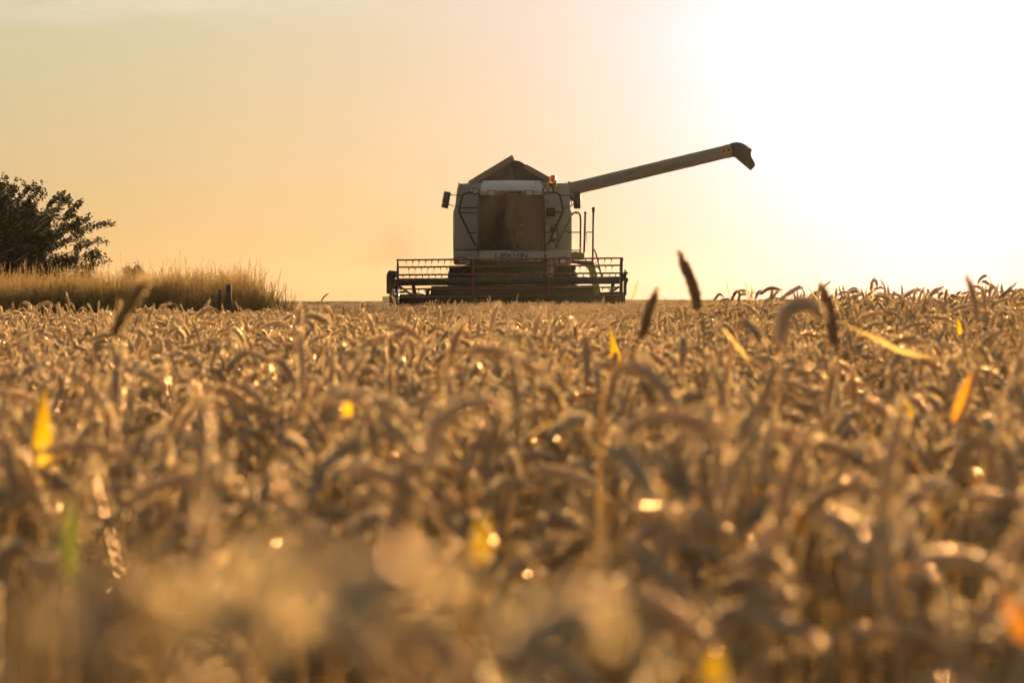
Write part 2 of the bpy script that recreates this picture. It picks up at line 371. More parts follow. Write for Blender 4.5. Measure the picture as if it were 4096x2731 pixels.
def blade_mesh(path, width, side, prof=None, fold=0.25):
    """a leaf: two strips folded along the midrib"""
    p = np.asarray(path, float); n = len(p); s = np.linspace(0, 1, n)
    pr = np.clip(np.sin(np.pi * (s * .86 + .14)) ** .7, 0, 1) if prof is None else prof
    t = np.gradient(p, axis=0); t /= np.linalg.norm(t, axis=1, keepdims=True) + 1e-12
    sd = np.broadcast_to(np.asarray(side, float), (n, 3)); sd = sd - t * (sd * t).sum(1, keepdims=True); sd /= np.linalg.norm(sd, axis=1, keepdims=True) + 1e-12
    nm = np.cross(t, sd); h = (pr * width / 2)[:, None]
    V = np.concatenate([p - sd * h, p + nm * h * fold, p + sd * h])
    F = [(i, i+1, n+i+1, n+i) for i in range(n-1)] + [(n+i, n+i+1, 2*n+i+1, 2*n+i) for i in range(n-1)]
    return V, F

def make_stalk(g):
    """one wheat stalk, root at the origin, crown of the arch at about 0.80 m"""
    kind = g.random()
    lean = g.uniform(-.10, .14)
    if kind < .42: a1, a2 = g.uniform(.02, .3), g.uniform(.1, .7)
    elif kind < .64: a1, a2 = g.uniform(.7, 1.3), g.uniform(1.5, 2.2)
    else: a1, a2 = g.uniform(1.3, 2.1), g.uniform(2.3, 3.0)
    EL = g.uniform(.08, .12); NB = g.uniform(.06, .12)
    ds = .006; th = []; 
    n_b = int(NB / ds); n_e = int(EL / ds)
    th += list(lean + (a1 - lean) * np.linspace(0, 1, n_b) ** 1.6); th += list(np.linspace(a1, a2, n_e))
    th = np.array(th); xy = np.cumsum(np.stack([np.sin(th), 0 * th + g.uniform(-.12, .12), np.cos(th)], 1) * ds, 0)
    H = .755 + (.04 if kind < .42 else 0) + g.uniform(-.06, .05) - xy[:, 2].max()
    top = np.array([math.tan(lean) * H, 0, H])
    low = np.linspace(0, 1, 8)[:, None] ** 1.0 * top
    low[:, 1] += g.uniform(-.012, .012) * np.sin(np.linspace(0, 3, 8))
    neck = top + xy[:n_b]; ear = top + xy[n_b - 1:]
    st = np.concatenate([low, neck[1::3], neck[-1:]])
    parts = {'ear': ear_mesh(ear, g, g.uniform(.0125, .0155)), 'stem': tube_mesh(st, np.linspace(.0021, .0013, len(st)))}
    lv = []
    for _ in range(g.integers(1, 3)):
        z0 = H * g.uniform(.62, .95); az = g.uniform(0, 6.28); L = g.uniform(.09, .2); s = np.linspace(0, 1, 9)
        el = g.uniform(.2, .9); dr = g.uniform(1.2, 3.0); tl = el + dr * s
        q = np.cumsum(np.stack([np.sin(tl) * math.cos(az), np.sin(tl) * math.sin(az), np.cos(tl)], 1), 0) * L / 9
        q = q + np.array([math.tan(lean) * z0, 0, z0])
        tw = g.uniform(-1.4, 1.4) * s
        sd = np.stack([-math.sin(az) * np.cos(tw), math.cos(az) * np.cos(tw), np.sin(tw)], 1)
        lv.append(blade_mesh(q, g.uniform(.003, .0075), sd))
    parts['leaf'] = lv
    return parts

def mesh_from(name, vf, mat):
    me = bpy.data.meshes.new(name); me.from_pydata(np.asarray(vf[0]).tolist(), [], vf[1]); me.materials.append(mat)
    if mat in (M['ear'], M['shade_ear']): me.materials.append(M['awn']); me.polygons.foreach_set('material_index', [int(len(f) == 3 and f[1] == f[0] + 1 and f[2] == f[0] + 2) for f in vf[1]])
    me.shade_smooth(); return me

def join_mesh(name, items):
    V = []; F = []; MI = []; mats = []
    n = 0
    for vf, m in items:
        if m not in mats: mats.append(m)
        V += np.asarray(vf[0]).tolist(); F += [tuple(i + n for i in f) for f in vf[1]]; 
        if m == M['ear']:
            if M['awn'] not in mats: mats.append(M['awn'])
            MI += [mats.index(M['awn'] if len(f) == 3 and f[1] == f[0] + 1 and f[2] == f[0] + 2 else m) for f in vf[1]]
        else: MI += [mats.index(m)] * len(vf[1])
        n = len(V)
    me = bpy.data.meshes.new(name); me.from_pydata(V, [], F)
    for m in mats: me.materials.append(m)
    me.polygons.foreach_set('material_index', MI); me.shade_smooth(); return me

NV = 28
stalks = [make_stalk(np.random.default_rng(100 + i)) for i in range(NV)]

def scatter_nodes(name, pts, rot, scl, idx, sources, label, cat=None):
    """ONE object of stuff: its points carry the source meshes"""
    me = bpy.data.meshes.new(name); me.vertices.add(len(pts)); me.vertices.foreach_set('co', np.asarray(pts, np.float32).ravel())
    me.attributes.new('rot', 'FLOAT_VECTOR', 'POINT').data.foreach_set('vector', np.asarray(rot, np.float32).ravel())
    me.attributes.new('scl', 'FLOAT', 'POINT').data.foreach_set('value', np.asarray(scl, np.float32))
    me.attributes.new('idx', 'INT', 'POINT').data.foreach_set('value', np.asarray(idx, np.int32))
    o = bpy.data.objects.new(name, me); C.objects.link(o)
    coll = bpy.data.collections.new(name + '_plants')
    for i, s in enumerate(sources):
        so = bpy.data.objects.new('%s_plant_%02d' % (name, i), s); coll.objects.link(so)
    g = bpy.data.node_groups.new(name, 'GeometryNodeTree')
    g.interface.new_socket('Geometry', in_out='INPUT', socket_type='NodeSocketGeometry'); g.interface.new_socket('Geometry', in_out='OUTPUT', socket_type='NodeSocketGeometry')
    N = g.nodes.new; gi = N('NodeGroupInput'); go = N('NodeGroupOutput'); ci = N('GeometryNodeCollectionInfo'); ip = N('GeometryNodeInstanceOnPoints'); er = N('FunctionNodeEulerToRotation')
    ci.inputs['Collection'].default_value = coll; ci.inputs['Separate Children'].default_value = True; ci.inputs['Reset Children'].default_value = True
    def na(nm, ty):
        q = N('GeometryNodeInputNamedAttribute'); q.data_type = ty; q.inputs['Name'].default_value = nm; return [s for s in q.outputs if s.enabled and s.name == 'Attribute'][0]
    L = g.links.new
    L(gi.outputs[0], ip.inputs['Points']); L(ci.outputs[0], ip.inputs['Instance']); ip.inputs['Pick Instance'].default_value = True
    L(na('idx', 'INT'), ip.inputs['Instance Index']); L(na('rot', 'FLOAT_VECTOR'), er.inputs[0]); L(er.outputs[0], ip.inputs['Rotation']); L(na('scl', 'FLOAT'), ip.inputs['Scale'])
    L(ip.outputs[0], go.inputs[0])
    md = o.modifiers.new('plants', 'NODES'); md.node_group = g
    return tag(o, label, cat, kind='stuff')

def in_machine(x, y): return (np.abs(x) < 3.15) & (y > 68.2)
def on_bank(x, y): return (x < -3.9 + 0.13 * -(y - 58)) & (y > 53)

pos = []
for (y0, y1, den) in ((0.4, 8, 215), (8, 20, 140), (20, 40, 85), (40, 75, 52), (75, 190, 18)):
    area = (y1 - y0) * 2 * (4.0 + .19 * (y0 + y1) / 2); n = int(area * den)
    k = 0; acc = []
    while k < n:
        y = rng.uniform(y0, y1, n); x = rng.uniform(-1, 1, n) * (4.0 + .19 * y1)
        ok = np.abs(x) < 4.0 + .19 * y; acc.append(np.stack([x[ok], y[ok]], 1)); k += ok.sum()
    pos.append(np.concatenate(acc)[:n])
pos = np.concatenate(pos)
keep = ~in_machine(pos[:, 0], pos[:, 1]) & ~on_bank(pos[:, 0], pos[:, 1]) & (np.hypot(pos[:, 0], pos[:, 1]) > 0.55)
pos = pos[keep]
order = np.argsort(pos[:, 1]); pos = pos[order]
N = len(pos)
zr = rng.random(N); yaw = rng.uniform(0, 6.283, N); tilt = rng.normal(0, .055, (N, 2)); sclr = np.clip(1.0 + rng.normal(0, .035, N), .88, 1.085); sclr -= .045 * np.clip((3.0 - pos[:, 1]) / 2, 0, 1)
vid = rng.integers(0, NV, N)
far_tall = (rng.random(N) < .05) & (pos[:, 1] > 2.5); sclr = sclr + far_tall * rng.uniform(.05, .12, N)
pz = terrain(pos[:, 0], pos[:, 1]) * (pos[:, 1] < 300)
# the nearest stalks in view, each a thing of its own
inv = np.abs(pos[:, 0]) < .18 * pos[:, 1] + .02
near = np.where(inv)[0][:235]
nearset = np.zeros(N, bool); nearset[near] = True
far_i = np.where(~nearset)[0]
src = [join_mesh('wheat_plant', [(s['ear'], M['ear']), (s['stem'], M['stem'])] + [(l, M['leaf']) for l in s['leaf']]) for s in stalks]
scatter_nodes('wheat_crop', np.column_stack([pos[far_i], pz[far_i]]), np.column_stack([tilt[far_i], yaw[far_i]]), sclr[far_i], vid[far_i], src,
              'ripe wheat crop filling the field up to the harvester and the horizon', 'wheat')
ind = [dict(ear=mesh_from('ear', s['ear'], M['ear']), stem=mesh_from('stem', s['stem'], M['stem']), leaf=[mesh_from('leaf', l, M['leaf']) for l in s['leaf']]) for s in stalks]
for i in near:
    r_ = thing('wheat_stalk', 'blurred ripe wheat stalk in the closest rows, at the bottom of the photo', 'wheat stalk', (pos[i, 0], pos[i, 1], pz[i]), 'closest rows of wheat stalks')
    r_.rotation_euler = (tilt[i, 0], tilt[i, 1], yaw[i]); r_.scale = (sclr[i],) * 3
    d = ind[vid[i]]
    for nm, me in [('ear', d['ear']), ('stem', d['stem'])] + [('leaf', l) for l in d['leaf']]:
        q = bpy.data.objects.new(nm, me); C.objects.link(q); q.parent = r_

# stalks the photo singles out: outline taken from it, each at its own distance
def special(name, label, cat, pts, d, ear_from=None, earw=.0135, group=None, blade=None, seed=0, awn=.006, brown=False):  # brown: ear and stem take the colours darkened for shade
    """pts: path (2352-wide photo coordinates) from the neck to the tip; a stem runs on down to the ground"""
    g = np.random.default_rng(900 + seed)
    path = [Q(x, y, d + (0.012 * k if len(pts) > 2 else 0)) for k, (x, y) in enumerate(pts)]
    p0 = path[0]; dirn = (path[0] - path[1]).normalized()
    gx = p0.x + dirn.x * .08 + g.uniform(-.02, .02); gz = float(terrain(gx, d))
    base = Vector((gx, d, gz))
    if dirn.z > 0: dirn.z = -.2
    stem = smooth_path([base, base.lerp(p0, .55) + Vector((dirn.x * .03, 0, 0)), p0 - (-dirn) * .06, p0], 6)
    r_ = thing(name, label, cat, base, group)
    o0 = np.array(base)
    sp = smooth_path(path, 8)
    items = [('stem', tube_mesh(np.array(stem) - o0, np.linspace(.0022, .0014, len(stem)) * (1.5 if brown else 1)), M['shade_stem'] if brown else M['stem'])]
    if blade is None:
        items.append(('ear', ear_mesh(np.array(sp) - o0, g, earw * (.8 if brown else 1), awn * (1.8 if brown else 1)), M['shade_ear'] if brown else M['ear']))
    else:
        wd, mt = blade; tw_ = .3 + g.choice([-1, 1]) * np.linspace(-.2, 1.15, 16); items.append(('leaf', blade_mesh(resample(np.array(sp) - o0, 16), wd, np.stack([np.cos(tw_), np.sin(tw_), .05 + 0 * tw_], 1), fold=.3), mt))
    for nm, vf, mt in items:
        q = bpy.data.objects.new(nm, mesh_from(nm, vf, mt)); C.objects.link(q); q.parent = r_
    return r_
WS = 'wheat_stalk'
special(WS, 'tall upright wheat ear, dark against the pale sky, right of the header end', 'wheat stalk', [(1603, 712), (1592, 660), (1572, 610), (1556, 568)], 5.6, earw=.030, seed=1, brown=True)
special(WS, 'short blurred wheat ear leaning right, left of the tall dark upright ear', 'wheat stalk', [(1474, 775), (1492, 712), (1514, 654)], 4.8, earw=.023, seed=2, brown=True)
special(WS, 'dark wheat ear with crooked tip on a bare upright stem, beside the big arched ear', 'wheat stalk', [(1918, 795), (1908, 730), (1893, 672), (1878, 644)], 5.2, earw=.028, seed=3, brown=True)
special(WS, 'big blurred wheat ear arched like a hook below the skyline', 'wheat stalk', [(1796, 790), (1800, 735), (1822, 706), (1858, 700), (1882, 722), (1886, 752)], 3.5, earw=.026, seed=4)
special(WS, 'large out of focus wheat ear coloured dark as in shade, leaning right in front of the grassy bank', 'wheat stalk', [(262, 770), (288, 715), (318, 668), (345, 632)], 3.0, earw=.022, seed=5, brown=True)
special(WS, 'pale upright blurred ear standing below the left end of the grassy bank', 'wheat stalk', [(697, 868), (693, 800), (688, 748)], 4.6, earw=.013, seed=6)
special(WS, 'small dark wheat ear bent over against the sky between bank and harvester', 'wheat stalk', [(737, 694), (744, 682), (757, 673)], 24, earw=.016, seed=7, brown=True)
special(WS, 'blurred ear arching over a low hollow, second large arch in the lower right', 'wheat stalk', [(1432, 1040), (1452, 985), (1510, 962), (1590, 968), (1650, 995), (1705, 1035)], 2.1, earw=.0125, seed=8)
special(WS, 'very close out of focus ear drooping across the bottom of the photo', 'wheat stalk', [(560, 1440), (610, 1330), (760, 1310), (900, 1370)], .62, earw=.014, seed=9)
for k, (pt, dd, lb) in enumerate((([(180, 1520), (230, 1420), (330, 1380), (430, 1420)], .47, 'huge blurred ear bowing into the bottom left of the photo'), ([(760, 1500), (800, 1400), (900, 1330), (1020, 1360)], .50, 'huge blurred ear arching across the bottom, left of the middle'),
                                 ([(1180, 1520), (1250, 1440), (1340, 1420), (1400, 1470)], .55, 'huge blurred ear hanging at the bottom, right of the middle'), ([(470, 1480), (560, 1400), (680, 1380)], .43, 'closest blurred ear of all, tilted right at the bottom edge'))):
    special(WS, lb, 'wheat stalk', pt, dd, earw=.013, seed=60 + k)
special(WS, 'very close hazy upright ear rising left of the middle, below the bank', 'wheat stalk', [(462, 1080), (465, 980), (455, 885)], 1.7, earw=.013, seed=10)
special(WS, 'pale close ear bending right near the middle of the foreground', 'wheat stalk', [(985, 1075), (1000, 985), (1060, 935), (1130, 925), (1175, 965)], 2.1, earw=.0125, seed=11)
special('wheat_shoot', 'pointed glowing yellow leaf sticking up below the right end of the header', 'wheat shoot', [(1424, 880), (1414, 820), (1397, 738)], 6.5, blade=(.030, M["yleaf"]), seed=20)
special('wheat_shoot', 'tall blurred yellow leaf near the left edge, orange at its tip', 'wheat shoot', [(98, 1118), (97, 1040), (99, 960), (103, 880)], 3.1, blade=(.023, M["yleaf"]), seed=21)
special('wheat_shoot', 'short bright yellow leaf tip left of the middle, below the bank', 'wheat shoot', [(799, 975), (798, 944), (797, 908)], 4.0, blade=(.015, M['yleaf']), seed=22)
special('wheat_shoot', 'orange leaf tip amid ears in the lower right', 'wheat shoot', [(1838, 1235), (1838, 1200), (1841, 1160)], 2.2, blade=(.009, M['oleaf']), seed=23)
special('wheat_shoot', 'large orange leaf cut by the right edge near the bottom', 'wheat shoot', [(2352, 1470), (2330, 1400), (2305, 1345)], 1.35, blade=(.010, M['oleaf']), seed=24)
special('wheat_shoot', 'orange leaf leaning right above the lower ears, near the right edge', 'wheat shoot', [(2190, 965), (2212, 905), (2232, 855)], 3.6, blade=(.011, M['oleaf']), seed=25)
special('wheat_shoot', 'bright bent straw blade lying across the right-hand ears', 'wheat shoot', [(2232, 829), (2160, 822), (2080, 810), (2000, 772), (1922, 738)], 4.6, blade=(.008, M['straw']), seed=26)
special('wheat_shoot', 'small yellow leaf under the skyline at the far right', 'wheat shoot', [(2204, 768), (2203, 748), (2197, 722)], 9.0, blade=(.018, M['yleaf']), seed=27)
special('wheat_shoot', 'blurred green shoot in the lower left', 'wheat shoot', [(160, 1340), (158, 1240), (163, 1140)], 1.5, blade=(.008, M['gleaf']), seed=28)
special('wheat_shoot', 'blurred yellow-orange leaf tip hanging low, right of the close drooping ear', 'wheat shoot', [(1098, 1290), (1108, 1230), (1112, 1170)], 1.2, blade=(.006, M['yleaf']), seed=29)
special('wheat_shoot', 'pair of yellow-green leaf tips in the right half, below the straw blade', 'wheat shoot', [(2092, 960), (2084, 938), (2078, 915)], 4.2, blade=(.014, M['yleaf']), seed=30)
special('wheat_shoot', 'yellow leaf cut by the bottom edge, right of the middle', 'wheat shoot', [(1640, 1580), (1645, 1530), (1662, 1490)], 1.2, blade=(.009, M['yleaf']), seed=31)
special('wheat_shoot', 'pale straw blade standing askew left of the big arched ear', 'wheat shoot', [(1720, 830), (1690, 790), (1655, 750)], 5.0, blade=(.007, M['straw']), seed=32)
# ears cut out against the sky along the crest on the right
crest = [[(1680,690),(1690,672),(1710,668),(1724,676)],[(1735,686),(1741,672),(1750,665)],[(1745,676),(1770,662),(1800,668)],[(1790,690),(1815,672),(1838,660),(1846,676)],
         [(1940,690),(1952,668),(1965,664),(1984,680)],[(2000,668),(2004,648),(2010,644),(2018,668)],[(2060,705),(2078,680),(2110,666),(2114,690)],[(2130,690),(2142,672),(2172,657)],
         [(2170,692),(2172,676),(2173,662)],[(2190,686),(2198,676),(2210,667)],[(2215,692),(2232,680),(2250,688)],[(2272,678),(2275,664),(2276,650)],[(2285,700),(2310,672),(2338,648)],
         [(2300,690),(2301,668),(2300,650)],[(2320,700),(2328,690),(2340,690)],[(1640,690),(1652,676),(1664,684)],[(1860,700),(1880,668),(1900,652),(1912,646)],[(2030,690),(2044,680),(2058,684)],
         [(1918,690),(1920,676),(1921,660)],[(1770,690),(1772,676),(1771,664)],[(1697,690),(1698,676),(1697,664)],[(1960,694),(1972,676),(1990,684)]]
for k, pt in enumerate(crest):
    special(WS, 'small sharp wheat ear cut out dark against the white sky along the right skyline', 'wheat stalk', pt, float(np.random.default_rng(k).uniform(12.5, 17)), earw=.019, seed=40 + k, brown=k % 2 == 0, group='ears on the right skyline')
for k, (pt, dd) in enumerate([([(1720,690),(1716,668),(1711,640)],13),([(1729,690),(1728,672),(1727,652)],14),([(1676,680),(1672,664),(1668,640)],15),([(1992,690),(1990,668),(1987,645)],14),
                       ([(2004,690),(2006,664),(2003,630)],13),([(2107,680),(2106,662),(2106,648)],15),([(1880,690),(1862,668),(1852,645)],14),([(1452,688),(1460,662),(1466,640)],9)]):
    special('wheat_shoot', 'thin pointed straw leaf standing up above the right skyline', 'wheat shoot', pt, dd, blade=(.008, M['straw']), seed=80 + k, group='thin leaves on the right skyline')

# ================================================================= COMBINE HARVESTER
YF = 72.0                                        # front of the cab
CH = thing('combine_harvester', 'pale grey combine harvester with reel header, raised tank lids and swung-out unloading pipe', 'combine harvester', (0, 75, 0))
def part(mb, name, mat, parent=None, **k): return mb.build(name, mat, parent if parent is not None else CH, **k)
def pc(pts, d): return [c1(x, y, d) for x, y in pts]

# body behind the cab
body_out = [(662,1060),(662,702),(671,668),(678,664),(697,490),(722,455),(1580,452),(1607,472),(1640,486),(1653,590),(1653,664),(1658,672),(1667,702),(1668,1060)]
body = part(MB().prism(pc(body_out, 73.6), 73.6, 79.2), 'body', M['grey'], bevel=.03)
for x0, x1, y0, y1 in ((664, 884, 672, 1022), (1534, 1664, 676, 1022)):      # pressed side panels
    a = c1(x0, y1, 73.55); b_ = c1(x1, y0, 73.55)
    part(MB().box(a.x + .03, b_.x - .03, 73.52, 73.595, a.z + .03, b_.z - .02), 'side_panel', M['grey'], bevel=.022)
for x0, x1, y0, y1 in ((700, 886, 470, 652), (1536, 1646, 478, 655)):
    a = c1(x0, y1, 73.55); b_ = c1(x1, y0, 73.55)
    part(MB().prism([(a.x + .02, 0, a.z), (b_.x, 0, a.z), (b_.x, 0, b_.z), (a.x + .13 if x0 < 1000 else a.x, 0, b_.z)], 73.54, 73.595), 'upper_panel', M['grey'], bevel=.02)
a = c1(718, 500, 73.5); b_ = c1(705, 441, 73.5)
part(MB().box(b_.x, a.x, 73.45, 73.62, a.z, b_.z), 'marker_post', M['grey'], bevel=.02)
a = c1(1450, 735, 73.4); b_ = c1(1528, 660, 73.4)
v_ = part(MB().box(a.x, b_.x, 73.5, 73.59, a.z, b_.z), 'air_vent', M['black'], bevel=.01)
mb = MB()
for k in range(6):
    z = a.z + (b_.z - a.z) * (k + .7) / 6.6; mb.box(a.x + .02, b_.x - .02, 73.475, 73.499, z - .008, z + .012)
part(mb, 'vent_slat', M['dark'], v_)
part(MB().prism(pc([(1446,1000),(1446,745),(1476,830),(1500,930),(1528,1012)], 73.45), 73.40, 73.58), 'white_cowl', M['white'], bevel=.015)
for x, y in ((1462, 608), (1549, 684), (1454, 745)):
    p = c1(x, y, 73.4); part(MB().tube([p, p + Vector((0, .2, 0))], .022, 10), 'panel_knob', M['black'])
mb = MB(); mb.tube(pc([(1662,745),(1600,860),(1525,1005)], 73.47), .012, 6); part(mb, 'stay_cable', M['dark'])

# cab
cabx0, cabx1 = c1(884, 0, YF + .1).x, c1(1426, 0, YF + .1).x
fl, ce = c1(0, 1024, YF).z, c1(0, 520, YF).z
mb = MB(); mb.box(cabx0, cabx1, 72.12, 73.55, fl - .10, fl); mb.box(cabx0, cabx1, 72.0, 73.55, ce, ce + .05); mb.box(cabx0, cabx1, 73.45, 73.58, fl, ce)
cab = part(mb, 'cab', M['black'])
top = c1(0, 546, YF - .05); bot = c1(0, 1020, YF + .02)
def gx(x, y, d): return c1(x, y, d)
rows = []
for t in np.linspace(0, 1, 7):                    # windscreen bowed across and leaning a little
    y = 1020 + (540 - 1020) * t; yd = YF + .03 - .10 * t; row = []
    xl, xr = 888 + 3 * t, 1424 - 6 * t
    for q in np.linspace(0, 1, 13):
        p = gx(xl + (xr - xl) * q, y, yd); p.y -= .09 * (1 - (2*q - 1)**2); row.append(p)
    rows.append(row)
part(MB().loft(rows, cap=False, closed=False), 'windscreen', M['glass'], cab)
for xa, xb in (((868, 886), (873, 890)), ((1428, 1446), (1420, 1436))):
    (b0, b1), (t0, t1) = xa, xb
    mb = MB(); mb.prism([c1(b0,1028,YF+.04), c1(b1,1028,YF+.04), c1(t1,540,YF+.04), c1(t0,540,YF+.04)], YF - .02, YF + .12)
    part(mb, 'cab_pillar', M['dark'], cab, bevel=.012)
for sx, x in ((-1, 886), (1, 1424)):               # side glass
    p0 = c1(x, 1018, YF + .1); p1 = c1(x, 545, YF + .1)
    part(MB().box(p0.x - .006, p0.x + .006, 72.16, 73.4, p0.z, p1.z), 'side_window', M['glass'], cab)
# wiper
part(MB().tube(pc([(1160,1022),(1150,960),(1120,800)], YF - .12), .008, 5), 'wiper', M['black'], cab)
# roof visor
def vrow(yc, xl, xr, d): return [c1(xl + (xr - xl) * q, yc + (6 * (2*q - 1)**2 - 3), d - .10 * (1 - (2*q-1)**2)) for q in np.linspace(0, 1, 17)]
rings = [vrow(431, 918, 1400, 72.75), vrow(436, 912, 1404, 72.2), vrow(470, 902, 1410, 71.72), vrow(508, 893, 1416, 71.52), vrow(520, 892, 1418, 71.50), vrow(549, 894, 1416, 71.60), vrow(552, 896, 1414, 72.6)]
mb = MB(); mb.loft(rings, cap=False, closed=False)
for side in (0, -1): mb.add([r[side] for r in rings], [tuple(range(len(rings)))])
visor = part(mb, 'cab_roof', M['visor'])
for x0, x1 in ((940, 960), (1350, 1370)): part(MB().prism(pc([(x0,440),(x1,440),(x1-3,470),(x0-3,470)], 71.85), 71.86, 72.05), 'roof_rib', M['visor'], visor, bevel=.01)
for x, y in ((917,447),(1395,447),(905,500),(1408,500)):
    p = c1(x, y, 71.72); part(MB().tube([p, p + Vector((0, .2, 0))], .009, 8), 'roof_bolt', M['dark'], visor)

def work_lamp(x, y, w, h, d, tilt=0.0, parent=None):
    p = c1(x, y, d); sx, sz = w / 2.119 * d / FPX / 2, h / 2.119 * d / FPX / 2
    rot = Matrix.Rotation(tilt, 3, 'Z')
    def rr(sc_, y): return [p + rot @ Vector((sx*sc_*cx, y, sz*sc_*cz)) for cx, cz in ((-1,-.7),(-.85,-1),(.85,-1),(1,-.7),(1,.7),(.85,1),(-.85,1),(-1,.7))]
    mb = MB(); mb.loft([rr(.62, .11), rr(1, .04), rr(1, -.05), rr(.84, -.05), rr(.80, -.03)])
    o = part(mb, 'work_lamp', M['black'], parent)
    part(MB().loft([rr(.79, -.028), rr(.74, -.042)]), 'lamp_lens', M['lens'], o)
    mb = MB(); mb.tube([p + rot @ Vector((0, .03, -sz)), p + rot @ Vector((0, .03, -sz - .05))], .018, 6); part(mb, 'lamp_bracket', M['black'], o)
    return o
work_lamp(987, 535, 68, 44, 71.42); work_lamp(1308, 535, 68, 44, 71.42)
work_lamp(812, 512, 36, 34, 71.95, .35); work_lamp(850, 520, 38, 40, 71.85, .2)
work_lamp(1448, 513, 38, 32, 71.95, -.2); work_lamp(1488, 509, 36, 36, 71.85, -.1)

# lettering from strokes
def strokes(lines, x0, y0, w, h, d, th, slant=0.0, depth=.004):
    """each letter: list of polylines in a 0..1 box"""
    mb = MB(); n = len(lines); adv = w / n
    for i, L in enumerate(lines):
        for pl in L:
            for (ax, ay), (bx, by) in zip(pl[:-1], pl[1:]):
                A = Vector((x0 + adv * (i + .09 + ax * .8) + slant * ay * h, 0, y0 + ay * h)); B = Vector((x0 + adv * (i + .09 + bx * .8) + slant * by * h, 0, y0 + by * h))
                t = (B - A); 
                if t.length < 1e-6: continue
                t.normalize(); nrm = Vector((-t.z, 0, t.x)) * th / 2; e = t * th * .5
                mb.add([Vector((q.x, d, q.z)) for q in (A - e + nrm, B + e + nrm, B + e - nrm, A - e - nrm)] , [(0, 1, 2, 3)])
    return mb
Lx = [[[(0,1),(0,0),(.95,0)]], [[(1,1),(.25,1),(.06,.85),(0,.5),(.06,.15),(.25,0),(1,0)],[(.1,.52),(.9,.52)]], [[(0,1),(1,0)],[(0,0),(1,1)]], [[(.5,0),(.5,1)]],
      [[(.3,1),(.7,1),(.95,.8),(1,.5),(.95,.2),(.7,0),(.3,0),(.05,.2),(0,.5),(.05,.8),(.3,1)]], [[(0,0),(0,1),(1,0),(1,1)]]]
p0 = c1(1020, 1087, 71.8); p1 = c1(1292, 1053, 71.8)
letters = strokes(Lx, p0.x, p0.z, p1.x - p0.x, p1.z - p0.z, 71.797, .030)
Cl = [[[(1,.95),(.2,1),(0,.5),(.2,0),(1,.05)]], [[(0,1),(0,0),(.9,0)]], [[(0,0),(.2,1),(.95,1),(1,0)],[(.08,.42),(1,.42)]], [[(0,0),(.2,1),(.95,1),(1,0)],[(.08,.42),(1,.42)]], [[(1,1),(.1,1),(.05,.55),(.95,.5),(.9,0),(0,0)]]]
p2 = c1(1048, 543, 71.44); p3 = c1(1240, 522, 71.44)
part(strokes(Cl, p2.x, p2.z, p3.x - p2.x, p3.z - p2.z, 71.395, .026, .18), 'roof_lettering', M['redletter'], visor, smooth=False)

# front cowl with lettering
def cowl_row(y, d, xl=884, xr=1432): return [c1(xl + (xr - xl) * q, y + (4 if y > 1090 else 0) * -(2*q-1)**2, d) for q in np.linspace(0, 1, 13)]
mb = MB(); mb.loft([cowl_row(1022, 72.08), cowl_row(1024, 71.90), cowl_row(1036, 71.80), cowl_row(1096, 71.80), cowl_row(1110, 71.84, 896, 1420), cowl_row(1117, 71.95, 910, 1408), cowl_row(1117, 72.9, 910, 1408)], cap=False, closed=False)
cowl = part(mb, 'front_cowl', M['grey'])
part(letters, 'cowl_lettering', M['letter'], cowl, smooth=False)
for sgn in (-1, 1):
    f = (lambda x: x) if sgn < 0 else (lambda x: 2330 - x)
    # wing beside the cowl, carrying the headlamp
    out = [(664,1034),(780,1026),(882,1024),(880,1092),(812,1106),(788,1140),(668,1140),(662,1090)]
    wing = part(MB().prism([c1(f(x), y, 71.9) for x, y in out], 71.88, 73.4), 'front_wing', M['grey'], bevel=.03, seg=3)
    def rr(x0, x1, y0, y1, d, r=8):
        pts = [(x0+r,y1),(x1-r,y1),(x1,y1-r),(x1,y0+r),(x1-r,y0),(x0+r,y0),(x0,y0+r),(x0,y1-r)]; return [c1(f(x), y, d) for x, y in pts]
    hl = part(MB().loft([rr(694,776,1078,1134,71.92), rr(694,776,1078,1134,71.845), rr(700,770,1084,1129,71.835), rr(701,769,1085,1128,71.87)]), 'headlight', M['black'], wing)
    part(MB().loft([rr(703,767,1087,1126,71.868), rr(708,762,1092,1121,71.848)]), 'headlight_lens', M['lens'], wing)
    for xx in (720, 750):
        p = c1(f(xx), 1107, 71.847); ring = lambda r, y: [p + Vector((math.cos(a) * r, y, math.sin(a) * r)) for a in np.linspace(0, 6.283, 13)[:-1]]
        part(MB().loft([ring(.05, 0), ring(.045, -.012), ring(.02, -.016)]), 'headlight_bulb', M['steel'] if xx == 720 else M['lens'], wing)
    part(MB().loft([rr(668,690,1082,1132,71.89,4), rr(668,690,1082,1132,71.85,4), rr(672,686,1086,1128,71.845,3)]), 'indicator_lamp', M['amberlens'], wing)

